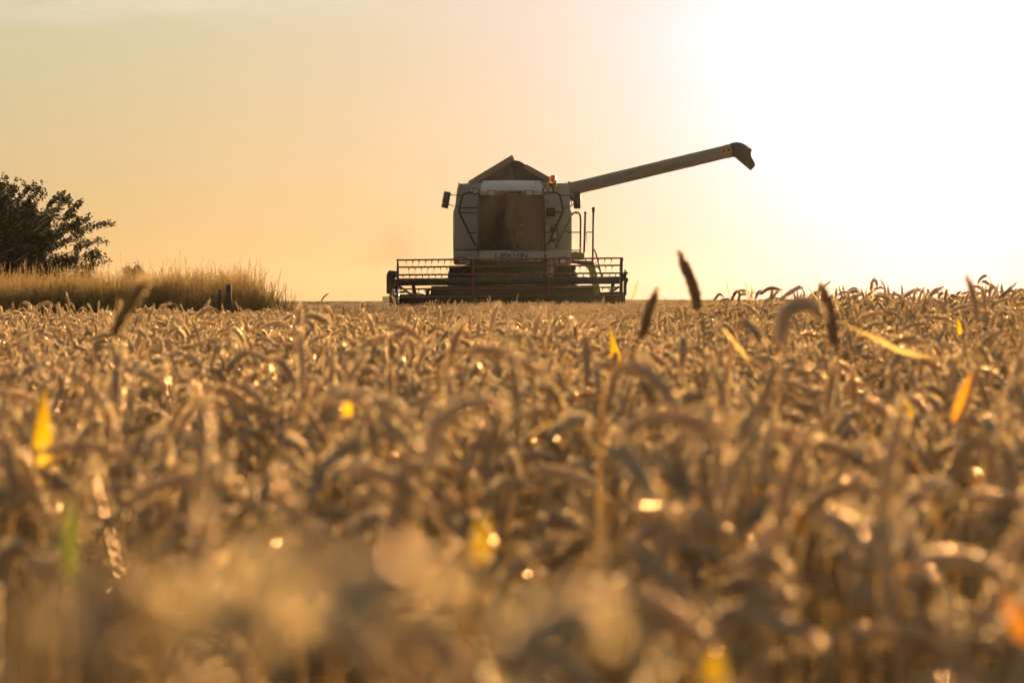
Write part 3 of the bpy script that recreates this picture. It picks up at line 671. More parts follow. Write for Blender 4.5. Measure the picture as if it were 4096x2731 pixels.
# grain tank: sill, lids, canvas infill, bubble auger
part(MB().prism(pc([(790,456),(790,440),(1536,440),(1536,456)], 73.9), 73.85, 77.4), 'tank_sill', M['lid'], bevel=.015)
def slab(p, q, th, d0, d1, name):
    a = Vector(c1(*p, d0)); b_ = Vector(c1(*q, d0)); t = (b_ - a).normalized(); nrm = Vector((t.z, 0, -t.x)); 
    if nrm.z > 0: nrm = -nrm
    o = part(MB().prism([a, b_, b_ + nrm * th, a + nrm * th], d0, d1), name, M['lid'], bevel=.012)
    m2 = MB(); s0 = a + nrm * th * .98; s1 = b_ + nrm * th * .98         # folded lip at the front
    m2.prism([a + t*.02, b_ - t*.02, b_ - t*.02 + nrm * th * 1.5, a + t*.02 + nrm * th * 1.5], d0 - .02, d0 - .003); part(m2, 'lid_lip', M['lid'], o)
    return o
slab((788,437), (1161,213), .10, 74.0, 77.2, 'tank_lid'); slab((1280,291), (1539,434), .085, 74.0, 77.2, 'tank_lid')
part(MB().prism(pc([(1152,216),(1162,213),(1180,243),(1170,252)], 74.0), 73.95, 77.2), 'lid_hinge', M['steel'], bevel=.005)
part(MB().prism(pc([(806,445),(1158,236),(1176,258),(1214,262),(1282,300),(1524,442)], 74.2), 74.18, 77.1), 'tank_canvas', M['tank'], bevel=.01)
mb = MB(); arc = smooth_path(pc([(1118,262),(1146,315),(1160,375),(1166,438)], 74.14), 8); mb.tube(arc, .02, 6); part(mb, 'canvas_fold', M['lid'])
mb = MB(); arc = smooth_path(pc([(1178,262),(1212,320),(1240,380),(1262,438)], 74.14), 8); mb.tube(arc, .014, 6); part(mb, 'canvas_seam', M['dark'])
part(MB().tube(smooth_path(pc([(1188,375),(1194,330),(1212,314),(1250,344)], 75.0), 6), .16, 12), 'filling_auger', M['tank'])

# unloading pipe
A_ = c5(150, 612, 74.4); B_ = c5(1990, 170, 73.2); ax = (B_ - A_).normalized()
part(MB().tube([A_ - ax * .5, A_, A_ + ax * .1], [.20, .20, .19], 20), 'pipe_elbow', M['tube'], bevel=.01)
pipe = part(MB().tube([A_ + ax * .08, B_], .170, 24), 'unloading_pipe', M['tube'])
for u0, u1, rr_ in ((.035, .05, .195), (.10, .107, .176), (.745, .775, .176), (.968, .98, .182)):
    part(MB().tube([A_.lerp(B_, u0), A_.lerp(B_, u1)], rr_, 24), 'pipe_collar', M['tube'], pipe)
for k in range(8):
    c_ = A_.lerp(B_, .0425); up_ = ax.cross(Vector((0, 1, 0))).normalized(); w_ = ax.cross(up_); an = k * math.pi / 4
    q = c_ + (up_ * math.cos(an) + w_ * math.sin(an)) * .195; part(MB().tube([q - ax * .03, q + ax * .03], .016, 6), 'collar_bolt', M['steel'], pipe)
sp_out = [(1968,98),(1975,92),(2040,82),(2092,91),(2140,117),(2207,165),(2197,190),(2195,220),(2209,260),(2236,310),(2240,332),(2232,352),(2195,391),(2020,242),(1990,247)]
S0 = [c5(x, y, 73.2) for x, y in sp_out]; cen = sum(S0, Vector()) / len(S0)
def sring(k, yy): return [Vector((cen.x + (p.x - cen.x) * k, 73.2 + yy, cen.z + (p.z - cen.z) * k)) for p in S0]
part(MB().loft([sring(.80, -.20), sring(.93, -.165), sring(1, -.09), sring(1, .09), sring(.93, .165), sring(.80, .20)]), 'spout', M['black'])
st = c5(1925, 172, 73.02); t_ = ax; n_ = Vector((-ax.z, 0, ax.x))
mb = MB(); mb.add([st + t_*sx*.14 + n_*sz*.075 + Vector((0, -.005 , 0)) for sx, sz in ((-1,-1),(1,-1),(1,1),(-1,1))], [(0,1,2,3)]); stk = part(mb, 'warning_sticker', M['yellow'], pipe, smooth=False)
mb = MB()
for ox in (-.07, .065):
    c_ = st + t_ * ox; mb.add([c_ + t_*q + n_*r + Vector((0, -.009, 0)) for q, r in ((-.045,-.04),(.045,-.04),(0,.045))], [(0,1,2)])
part(mb, 'warning_symbol', M['black'], stk, smooth=False)
part(MB().tube(smooth_path(pc([(1655,600),(1664,615),(1668,640),(1655,660)], 74.0), 6), .012, 6), 'hydraulic_hose', M['black'])
part(MB().prism(pc([(1645,560),(1690,575),(1690,605),(1660,600)], 74.2), 74.1, 74.5), 'pipe_cradle', M['dark'], bevel=.01)

# stickers on the tank front
def sticker(x0, x1, y0, y1, d, marks):
    a = c1(x0, y1, d); b_ = c1(x1, y0, d)
    s_ = part(MB().add([(a.x, d, a.z), (b_.x, d, a.z), (b_.x, d, b_.z), (a.x, d, b_.z)], [(0,1,2,3)]), 'warning_sticker', M['yellow'], smooth=False)
    mb = MB(); wd = b_.x - a.x; cx = (a.x + b_.x) / 2; 
    for zf, sh in marks:
        zc = a.z + (b_.z - a.z) * zf
        if sh == 'tri':
            ro = [(cx - wd*.36, zc - wd*.28), (cx + wd*.36, zc - wd*.28), (cx, zc + wd*.36)]; ri = [(cx + (x-cx)*.66, zc + (z-zc)*.62) for x, z in ro]
            mb.add([(x, d - .004, z) for x, z in ro + ri], [(0,1,4,3), (1,2,5,4), (2,0,3,5)]); mb.add([(cx - .008, d-.004, zc - wd*.1), (cx + .008, d-.004, zc - wd*.1), (cx + .008, d-.004, zc + wd*.14), (cx - .008, d-.004, zc + wd*.14)], [(0,1,2,3)])
        else:
            mb.add([(cx + px*wd*.26, d - .004, zc + pz*wd*.2) for px, pz in ((-1,-.6),(-1,.6),(-.4,1),(.5,1),(1,.2),(.6,-1),(.2,-.3),(-.5,-.2))], [tuple(range(8))])
    part(mb, 'warning_symbol', M['black'], s_, smooth=False)
sticker(1428, 1455, 455, 491, 73.53, [(.5, 'tri')]); sticker(1535, 1562, 456, 509, 73.52, [(.72, 'tri'), (.25, 'hook')]); sticker(1444, 1460, 776, 813, 73.39, [(.7, 'hook')])

# beacon
p = c1(1507, 505, 72.3)
bc = part(MB().tube([p + Vector((0,0,-.06)), p + Vector((0,0,.06)), p + Vector((0,0,.07)), p + Vector((0,0,.16))], [.03, .03, .10, .105], 16), 'beacon', M['black'])
q = p + Vector((0, 0, .165)); part(MB().tube([q, q + Vector((0,0,.10)), q + Vector((0,0,.16)), q + Vector((0,0,.19)), q + Vector((0,0,.20))], [.098, .092, .075, .045, .005], 18), 'beacon_dome', M['amber'], bc)
part(MB().tube([q + Vector((0,0,.02)), q + Vector((0,0,.10)), q + Vector((0,0,.11))], [.035, .05, .02], 10), 'beacon_reflector', M['steel'], bc)

# tubular guards and mirrors
for pts, rungs in (([(886,541),(830,533),(775,538),(745,553),(735,580),(713,680),(722,716),(770,815),(835,950),(866,984)], [((712,662),(884,662)),((722,702),(882,702)),((803,872),(876,872))]),
                   ([(1422,545),(1470,535),(1520,532),(1553,543),(1570,570),(1592,665),(1586,705),(1535,820),(1482,945),(1440,982)], [((1430,700),(1586,700)),((1436,870),(1512,870))])):
    gd = part(MB().tube(smooth_path(pc(pts, 71.9), 5), .026, 8), 'cab_guard', M['black'])
    for p_, q_ in rungs: part(MB().tube(pc([p_, q_], 71.93), .015, 6), 'guard_rung', M['black'], gd)
def mirror(poly, arms, d):
    P_ = pc(poly, d); cen = sum(P_, Vector()) / len(P_)
    rg = lambda k, yy: [Vector((cen.x + (p.x - cen.x) * k, d + yy, cen.z + (p.z - cen.z) * k)) for p in P_]
    mr = part(MB().loft([rg(.75, -.10), rg(.94, -.07), rg(1, -.02), rg(1, .03), rg(.95, .035)]), 'mirror', M['black'])
    part(MB().loft([rg(.93, .034), rg(.92, .037)]), 'mirror_glass', M['steel'], mr)
    for a_ in arms: part(MB().tube(pc(a_, d + .05), .012, 6), 'mirror_arm', M['black'], mr)
mirror([(590,520),(638,528),(643,538),(634,590),(620,660),(613,669),(569,658),(562,650),(572,600),(569,595),(571,583),(577,575),(583,528)], [[(640,553),(690,554),(726,561)],[(626,630),(680,652),(712,658)]], 71.8)
mirror([(1682,528),(1738,529),(1741,536),(1742,588),(1745,594),(1745,604),(1742,610),(1743,660),(1738,669),(1690,669),(1683,662),(1676,540)], [[(1574,557),(1640,557),(1690,560)],[(1596,654),(1620,654),(1650,645),(1690,630)]], 71.8)

# handrails, platform, ladder on the right
rl = part(MB().tube(smooth_path(pc([(1668,725),(1680,708),(1705,698),(1728,708),(1740,740),(1742,790),(1741,900),(1740,1037)], 72.5), 5), .024, 8), 'handrail', M['black'])
for y in (868, 1020): part(MB().tube(pc([(1610 if y < 900 else 1660, y), (1741, y)], 72.5), .015, 6), 'rail_bar', M['black'], rl)
part(MB().tube(pc([(1708,697),(1708,712)], 72.46), [.02, .035], 8), 'rail_hook', M['black'], rl)
po = part(MB().tube(pc([(1772,1036),(1782,700)], 72.3), .026, 8), 'rail_post', M['black'])
pb = c1(1782, 699, 72.3); part(MB().tube([pb + Vector((0,0,-.03)), pb, pb + Vector((0,0,.025))], [.03, .038, .015], 10), 'post_cap', M['black'], po)
tp = part(MB().tube(pc([(1845,1110),(1846,1000),(1850,680)], 72.2), .024, 8), 'tall_post', M['black'])
pb = c1(1850, 669, 72.2); part(MB().tube([pb + Vector((0,0,k)) for k in (-.05,-.035,0,.035,.05)], [.01,.036,.048,.036,.01], 12), 'post_knob', M['black'], tp)
part(MB().tube(pc([(1841,680),(1859,680)], 72.2), .014, 6), 'post_crosspin', M['black'], tp)
part(MB().tube(pc([(1850,682),(1850,703)], 72.2), .034, 8), 'post_sleeve', M['black'], tp)
part(MB().tube(pc([(1780,867),(1844,867)], 72.25), .014, 6), 'chain_bar', M['red'], tp)
mb = MB(); k = 0
for y in np.arange(870, 956, 6.0):
    p = c1(1793 + .03 * (y - 870), y, 72.25); mb.tube([p, p + Vector((0, 0, -.012))], [.012, .010], 5); k += 1
mb.tube(pc([(1792,868),(1796,957)], 72.25), .005, 4)
part(mb, 'safety_chain', M['red'], tp)
part(MB().tube(smooth_path(pc([(1848,1010),(1862,1024),(1876,1062),(1890,1120),(1922,1245)], 72.2), 5), .020, 8), 'grab_rail', M['black'])
pl = part(MB().prism(pc([(1656,1100),(1656,1040),(1776,1040),(1776,1098)], 72.3), 72.3, 73.4), 'platform', M['green'], bevel=.015)
part(MB().prism(pc([(1660,1043),(1660,1034),(1700,1030),(1740,1037),(1776,1040)], 72.3), 72.35, 73.3), 'platform_deck', M['dark'], pl)
part(MB().prism(pc([(1656,1104),(1770,1108),(1852,1108),(1862,1150),(1800,1160),(1775,1148),(1700,1132),(1656,1126)], 72.4), 72.4, 72.9), 'ladder_beam', M['dgreen'], pl, bevel=.012)
part(MB().prism(pc([(1800,1156),(1862,1148),(1890,1260),(1905,1340),(1922,1420),(1868,1420),(1850,1330),(1828,1230)], 72.3), 72.25, 72.75), 'ladder', M['green'], bevel=.012)
part(MB().tube(smooth_path(pc([(1862,1165),(1885,1165),(1902,1180),(1915,1225)], 72.2), 5), .018, 6), 'ladder_rail', M['black'])
p = c1(1872, 1127, 72.2); part(MB().tube([p + Vector((-.03,0,0)), p, p+Vector((.02,0,0))], [.012,.028,.012], 8), 'latch_knob', M['black'])

# wheels
def wheel(xi, xo):
    yc, zc, rad = 74.3, .90, .885
    def ring(r, x): return [Vector((x, yc + math.cos(a) * r, zc + math.sin(a) * r)) for a in np.linspace(0, 2*math.pi, 41)[:-1]]
    s = 1 if xo > xi else -1; w = abs(xo - xi)
    wl = part(MB().loft([ring(.40, xi), ring(rad*.86, xi), ring(rad*.97, xi + s*w*.08), ring(rad, xi + s*w*.25), ring(rad, xi + s*w*.75), ring(rad*.97, xi + s*w*.92), ring(rad*.86, xo), ring(.40, xo)], cap=False), 'wheel', M['tyre'])
    mb = MB()
    for k in range(22):
        a = k * 2 * math.pi / 22; da = .11
        for (u0, u1, sg) in ((.03, .56, 1), (.44, .97, -1)):
            aa = a + (0 if sg > 0 else math.pi / 22)
            def pt(u, an, r): return Vector((xi + s*w*u, yc + math.cos(an)*r, zc + math.sin(an)*r))
            e0, e1 = (aa, aa + .18) if sg > 0 else (aa + .18, aa)
            b0 = [pt(u0, e0, rad*.97), pt(u1, e1, rad*.97), pt(u1, e1 + da, rad*.97), pt(u0, e0 + da, rad*.97)]; t0 = [pt(u0, e0 + .02, rad*1.035), pt(u1, e1 + .02, rad*1.035), pt(u1, e1 + da - .02, rad*1.035), pt(u0, e0 + da - .02, rad*1.035)]
            mb.loft([b0, t0])
    part(mb, 'tyre_tread', M['tyre'], wl, smooth=False)
    part(MB().loft([ring(.41, xi + s*w*.2), ring(.41, xi + s*w*.8), ring(.30, xi + s*w*.7), ring(.05, xi + s*w*.72)], cap=False), 'rim', M['green'], wl)
wheel(-1.02, -1.66); wheel(1.02, 1.68)
part(MB().tube([(-1.1, 74.3, .9), (1.1, 74.3, .9)], .16, 12), 'front_axle', M['dark'])
for x in (-1.15, 1.15):
    mb = MB()
    ring = lambda r, xx: [Vector((xx, 78.3 + math.cos(a)*r, .55 + math.sin(a)*r)) for a in np.linspace(0, 2*math.pi, 25)[:-1]]
    mb.loft([ring(.25, x-.2), ring(.48, x-.2), ring(.55, x-.12), ring(.55, x+.12), ring(.48, x+.2), ring(.25, x+.2)]); part(mb, 'rear_wheel', M['tyre'])
part(MB().prism([(-1.0,0,.9),(1.0,0,.9),(1.25,0,2.0),(-1.25,0,2.0)], 73.7, 79.0), 'chassis', M['dark'], bevel=.03)
# feeder house
part(MB().loft([[Vector(q) for q in ((-.72,70.75,.55),(.72,70.75,.55),(.72,70.75,1.30),(-.72,70.75,1.30))], [Vector(q) for q in ((-.78,73.5,1.2),(.78,73.5,1.2),(.80,73.5,2.02),(-.80,73.5,2.02))]]), 'feeder_house', M['dgreen'], bevel=.02)
part(MB().box(-1.05, 1.05, 71.98, 73.6, 1.72, 2.06), 'cab_floor_beam', M['dgreen'], bevel=.02)
part(MB().box(-.60, .60, 70.70, 70.78, 1.28, 1.42), 'feeder_beam', M['green'], bevel=.015)
for k, x in enumerate((1470, 1480, 1490, 1500)):
    part(MB().tube(smooth_path([c1(x, 1105, 71.95), c1(x + (k-1.5)*4, 1160, 71.85), c1(x + (k-1.5)*2, 1210, 71.8), c1(x - 3, 1262, 71.4)], 5), .022, 6), 'hydraulic_hose', M['hose'])

# ----------------------------------------------------------------- header
DH = 69.0
def h1(x, y, d=DH): return c1(x, y, d)
HX0, HX1 = h1(190, 0).x, h1(2085, 0).x                 # reel ends
rz = h1(0, 1281).z; RR = .545; ROLL = .0085
def tz(x): return ROLL * x                             # the header leans a touch to one side
HD = part(MB().prism([(HX0 - .02, 0, .22), (HX1 + .1, 0, .22), (HX1 + .1, 0, 1.02 + tz(HX1)), (HX0 - .02, 0, 1.00 + tz(HX0))], 70.35, 70.50), 'header', M['dgreen'], bevel=.01)
part(MB().prism([h1(470,1500,70.3), h1(470,1390,70.3), h1(478,1322,70.3), h1(1850,1316,70.3), h1(1862,1390,70.3), h1(1862,1500,70.3)], 70.26, 70.34), 'header_back_plate', M['dgreen'], HD, bevel=.008)
part(MB().prism([h1(430,1402,70.2), h1(432,1356,70.2), h1(442,1350,70.2), h1(462,1352,70.2), h1(474,1346,70.2), h1(474,1360,70.2), h1(458,1372,70.2), h1(468,1402,70.2)], 70.1, 70.25), 'header_bracket', M['dark'], HD)
part(MB().box(HX0, HX1, 70.25, 70.34, .98, 1.055), 'header_beam', M['dark'], HD, bevel=.01)
part(MB().box(HX0, HX1, 68.15, 70.30, .18, .22), 'header_table', M['dgreen'], HD)
mb = MB()
for k in range(72):
    x = HX0 + (HX1 - HX0) * (k + .5) / 72; mb.add([(x-.02,68.15,.19),(x+.02,68.15,.19),(x,68.0,.2),(x,68.15,.215)], [(0,1,2),(0,2,3),(1,3,2)])
part(mb, 'cutter_bar', M['steel'], HD, smooth=False)
# intake auger with flights
AC = Vector((0, 69.75, .55)); mb = MB(); mb.tube([(HX0 + .05, AC.y, AC.z), (HX1 - .05, AC.y, AC.z)], .20, 18)
for sgn in (-1, 1):
    pr = []; 
    for k in range(97):
        t = k / 96; x = sgn * (.45 + t * 2.2); a = sgn * t * 2 * math.pi * 5
        pr.append((Vector((x, AC.y + math.cos(a) * .19, AC.z + math.sin(a) * .19)), Vector((x, AC.y + math.cos(a) * .31, AC.z + math.sin(a) * .31))))
    mb.loft([[p, q] for p, q in pr], cap=False, closed=False)
part(mb, 'intake_auger', M['dgreen'], HD)
# reel
part(MB().tube([(HX0 + .03, DH, rz + tz(HX0)), (HX1 - .03, DH, rz + tz(HX1))], .092, 20), 'reel_tube', M['dark'], HD)
tine_rest = MB(); n_t = 0
for k in range(6):
    a = R(18 + 60 * k); by = DH - math.cos(a) * RR * 1.0; bz = rz + math.sin(a) * RR
    bar = part(MB().tube([(HX0 - .02, by, bz + tz(HX0)), (HX1 + .02, by, bz + tz(HX1))], .021, 8), 'reel_bar', M['red'], HD)
    offx = (.0, .06, .1, .03, .08, .12)[k]
    x = HX0 + .16 + offx
    while x < HX1 - .1:
        z = bz + tz(x); jx = random.uniform(-.012, .012); jy = random.uniform(-.02, .02); tl = .205 + random.uniform(-.01, .01)
        pth = [(x, by, z - .03), (x - .004, by + .01, z - .09), (x - .002 - jx, by + .02 + jy, z - .15), (x - .015 - jx, by + .005 + jy, z - tl)]
        wide = abs(x) > 1.62 and z > .95
        mb = MB() if wide else tine_rest
        mb.box(x - .012, x + .012, by - .02, by + .02, z - .068, z - .012); mb.tube(smooth_path(pth, 3), .0048, 5)
        if wide and n_t < 98: part(mb, 'reel_tine', M['dark'], HD); n_t += 1
        elif wide: tine_rest.v, tine_rest.f = tine_rest.v + mb.v, tine_rest.f + [tuple(i + len(tine_rest.v) for i in f) for f in mb.f]
        x += .155
tag(part(tine_rest, 'reel_tines', M['dark'], HD), kind='stuff')
for xs_, mt, wd in ((HX0 + .01, 'dark', .012), (HX0 + 1.84, 'red', .02), (HX0 + 3.68, 'red', .02), (HX1 - .01, 'dark', .012)):
    mb = MB(); z0 = rz + tz(xs_)
    vs = [(DH - math.cos(R(18+60*k))*RR, z0 + math.sin(R(18+60*k))*RR) for k in range(6)]
    for k in range(6):
        for (p_, q_) in (((DH, z0), vs[k]), (vs[k], vs[(k+1) % 6])):
            d_ = Vector((0, q_[0]-p_[0], q_[1]-p_[1])).normalized(); n_ = Vector((0, -d_.z, d_.y)) * .022; A2 = Vector((xs_ - wd, *p_)); B2 = Vector((xs_ - wd, *q_))
            mb.prism([A2 - n_, B2 - n_, B2 + n_, A2 + n_], None, off=(2 * wd, 0, 0))
    part(mb, 'reel_spider', M[mt], HD, smooth=False)
# left divider and drive cover
xl = lambda x, y, d=68.9: c1(x, y, d)
part(MB().prism([xl(97,1386), xl(97,1222), xl(118,1189), xl(150,1193), xl(150,1392), xl(120,1390)], 68.9, 70.3), 'drive_cover', M['tank'], HD, bevel=.02)
part(MB().prism([xl(140,1250), xl(140,1192), xl(168,1193), xl(172,1226), xl(160,1240), xl(160,1392), xl(140,1392)], 69.1, 70.4), 'gear_housing', M['dark'], HD, bevel=.012)
part(MB().prism([xl(119,1500), xl(118,1396), xl(126,1392), xl(186,1392), xl(190,1500)], 69.0, 70.4), 'crop_divider', M['dgreen'], HD, bevel=.012)
for (pts, r) in (([(160,1238),(186,1236)], .05), ([(158,1262),(176,1275),(180,1300)], .028), ([(165,1300),(186,1295),(188,1330)], .04), ([(160,1330),(182,1345),(180,1390)], .045), ([(178,1230),(196,1245),(194,1330),(188,1400)], .018)):
    part(MB().tube(smooth_path([xl(x, y, 69.2) for x, y in pts], 4), r, 8), 'drive_linkage', M['dark'], HD)
part(MB().prism([xl(146,1392), xl(140,1385), xl(152,1342), xl(160,1345)], 68.85, 68.95), 'drive_flap', M['steel'], HD, bevel=.004)
part(MB().tube([h1(206,1325,69.6), h1(305,1392,70.2)], .03, 8), 'reel_brace', M['dark'], HD)
part(MB().tube([h1(205,1373,69.4), h1(250,1373,69.4), h1(256,1376,69.4)], [.028,.028,.012], 8), 'reel_ram', M['dark'], HD)
# right end
part(MB().tube([xl(2119,1400), xl(2119,1205)], .042, 10), 'divider_post', M['dark'], HD)
for pts, r in (([(2119,1205),(2119,1190),(2120,1184)], .018), ([(2110,1210),(2130,1207),(2141,1219)], .022), ([(2100,1270),(2146,1270)], .045), ([(2108,1292),(2138,1296)], .028), ([(2080,1272),(2104,1272)], .022), ([(2092,1100),(2094,1185),(2108,1262)], .015)):
    part(MB().tube(smooth_path([xl(x, y) for x, y in pts], 3), r, 8), 'divider_fitting', M['dark'], HD)
part(MB().tube([xl(2093,1395), xl(2093,1092)], .020, 8), 'reel_support', M['dark'], HD)
p = xl(2093, 1092); part(MB().tube([p + Vector((0,0,-.05)), p + Vector((0,0,.03))], .036, 8), 'reel_bearing', M['dark'], HD)
part(MB().tube([h1(1998,1378,69.6), h1(2092,1314,69.0)], .026, 8), 'reel_brace', M['dark'], HD)
part(MB().prism([xl(1900,1396), xl(1905,1376), xl(2112,1372), xl(2126,1392), xl(2126,1500), xl(2070,1500), xl(2066,1396)], 69.2, 69.9), 'crop_divider', M['dark'], HD, bevel=.01)
for x0 in (-2.4, 2.45):
    part(MB().prism([(x0-.04,70.4,1.0),(x0+.04,70.4,1.0),(x0+.04,70.4,1.08),(x0-.04,70.4,1.08)], None, off=(0, -1.4, rz - 1.1)), 'reel_arm', M['dark'], HD)

# inside the cab
sy = 73.0; cx = c1(1150, 0, 72.8).x
p = Vector((cx, sy, fl))
part(MB().box(cx-.26, cx+.26, sy-.25, sy+.25, fl+.32, fl+.45), 'seat', M['seat'], cab, bevel=.05)
part(MB().box(cx-.25, cx+.25, sy+.20, sy+.33, fl+.42, fl+1.12), 'seat_back', M['seat'], cab, bevel=.05)
part(MB().tube([(cx, 72.35, fl), (cx, 72.5, fl+.62)], .05, 8), 'steering_column', M['black'], cab)
wh = [Vector((cx + math.cos(a)*.2, 72.5 + math.sin(a)*.14, fl + .66 + math.sin(a)*.14)) for a in np.linspace(0, 6.283, 25)]
part(MB().tube(wh, .016, 6, cap=False), 'steering_wheel', M['black'], cab)
a = c1(1048, 1018, 72.2); part(MB().box(a.x, a.x + .33, 72.15, 72.17, fl + .01, fl + .11), 'paper_notice', M['white'], cab, smooth=False)
a = c1(1325, 1015, 72.35); part(MB().box(a.x, a.x + .22, 72.3, 72.45, fl + .01, fl + .36), 'control_box', M['hose'], cab, bevel=.02)
a = c1(945, 880, 72.6); part(MB().box(a.x, a.x + .3, 72.6, 72.66, a.z - .1, a.z + .1), 'monitor', M['hose'], cab, bevel=.02)

# ----------------------------------------------------------------- driver behind the glass
def skin_mesh(name, verts, edges, radii, mat, parent, sub=2, origin=None):
    me = bpy.data.meshes.new(name); o0 = root_loc(parent) if parent else Vector(origin)
    me.from_pydata([tuple(Vector(v) - o0) for v in verts], edges, [])
    o = bpy.data.objects.new(name, me); C.objects.link(o); set_mat(o, mat)
    m1 = o.modifiers.new('skin', 'SKIN'); m2 = o.modifiers.new('sub', 'SUBSURF'); m2.levels = sub; m2.render_levels = sub
    sv = me.skin_vertices[0].data
    for i, r_ in enumerate(radii): sv[i].radius = (r_, r_) if not isinstance(r_, tuple) else r_
    sv[0].use_root = True; me.shade_smooth()
    if parent: o.parent = parent
    else: o.location = o0
    return o
zs = fl + .50
DR = thing('person', 'driver in a grey shirt sitting at the wheel behind the dark windscreen', 'person', (cx, sy, fl + .45))
V = [(cx,sy,zs),(cx,sy+.03,zs+.18),(cx,sy+.05,zs+.38),(cx,sy+.05,zs+.50),(cx,sy+.03,zs+.58),(cx,sy,zs+.66),(cx,sy,zs+.76),(cx,sy+.01,zs+.84)]
E_ = [(i, i+1) for i in range(7)]; RD = [(.17,.12),(.15,.11),(.17,.11),(.10,.08),(.055,.055),(.075,.085),(.085,.10),(.06,.07)]
for s_ in (-1, 1):
    n = len(V); V += [(cx+s_*.19,sy+.04,zs+.46),(cx+s_*.27,sy-.12,zs+.22),(cx+s_*.20,sy-.40,zs+.20),(cx+s_*.18,sy-.47,zs+.21)]; RD += [.065,.05,.036,.03]; E_ += [(2,n),(n,n+1),(n+1,n+2),(n+2,n+3)]
    for f_ in range(5):
        m_ = len(V); b0 = Vector(V[n+3]); d1 = Vector(((f_-2)*.012*1.0, -.045, .015 - abs(f_-2)*.004)) if f_ else Vector((-s_*.035, -.01, .02))
        V += [tuple(b0 + d1), tuple(b0 + d1 * 1.5 + Vector((0, 0, -.02)))]; RD += [.010, .008]; E_ += [(n+3, m_), (m_, m_+1)]
    n = len(V); V += [(cx+s_*.11,sy-.02,zs),(cx+s_*.16,sy-.42,zs+.04),(cx+s_*.17,sy-.50,fl+.12),(cx+s_*.18,sy-.64,fl+.05)]; RD += [.10,.075,.05,.04]; E_ += [(0,n),(n,n+1),(n+1,n+2),(n+2,n+3)]
skin_mesh('body', V, E_, RD, M['skin'], DR)
mb = MB()
def ring(c_, rx, ry): return [Vector(c_) + Vector((math.cos(a)*rx, math.sin(a)*ry, 0)) for a in np.linspace(0, 6.283, 17)[:-1]]
mb.loft([ring((cx,sy,zs-.06),.20,.15), ring((cx,sy+.02,zs+.18),.19,.135), ring((cx,sy+.04,zs+.36),.215,.14), ring((cx,sy+.05,zs+.49),.17,.11), ring((cx,sy+.04,zs+.55),.075,.07)])
for s_ in (-1, 1): mb.tube([(cx+s_*.15,sy+.04,zs+.47),(cx+s_*.20,sy+.03,zs+.45),(cx+s_*.28,sy-.12,zs+.22)], [.085,.08,.062], 10)
part(mb, 'shirt', M['shirt'], DR)
hr = (cx, sy + .02, zs + .80)
part(MB().loft([ring((hr[0],hr[1]+.02,hr[2]-.05),.092,.10), ring((hr[0],hr[1]+.01,hr[2]+.03),.095,.105), ring((hr[0],hr[1],hr[2]+.09),.075,.085), ring((hr[0],hr[1],hr[2]+.115),.03,.03)]), 'hair', M['black'], DR)

# ----------------------------------------------------------------- fire extinguisher hung on the right
e0 = c1(1507, 950, 72.9); rE = .085
EX = thing('fire_extinguisher', 'red fire extinguisher hanging beside the cab door, left of the handrail', 'fire extinguisher', e0)
H_ = c1(1507, 820, 72.9).z - e0.z
part(MB().tube([e0, e0 + Vector((0,0,.02)), e0 + Vector((0,0,H_*.80)), e0 + Vector((0,0,H_*.92)), e0 + Vector((0,0,H_))], [rE*.9, rE, rE, rE*.75, rE*.3], 20), 'cylinder', M['extred'], EX)
part(MB().tube([e0 + Vector((0,0,H_*.25)), e0 + Vector((0,0,H_*.62))], rE*1.012, 20, cap=False), 'instruction_label', M['white'], EX)
part(MB().tube([e0 + Vector((0,0,H_)), e0 + Vector((0,0,H_+.04))], .028, 10), 'valve', M['steel'], EX)
mb = MB(); mb.box(e0.x-.05, e0.x+.09, e0.y-.012, e0.y+.012, e0.z+H_+.03, e0.z+H_+.045); mb.box(e0.x-.01, e0.x+.10, e0.y-.012, e0.y+.012, e0.z+H_+.055, e0.z+H_+.07); part(mb, 'trigger', M['black'], EX, bevel=.004)
part(MB().tube(smooth_path([e0 + Vector((.03,-.02,H_+.02)), e0 + Vector((.11,-.03,H_*.9)), e0 + Vector((.115,-.03,H_*.5)), e0 + Vector((.13,-.02,H_*.05))], 6), .012, 6), 'hose', M['black'], EX)
part(MB().box(e0.x-.10, e0.x+.10, e0.y-.09, e0.y+.16, e0.z+H_*.68, e0.z+H_*.72), 'bracket', M['black'], EX)

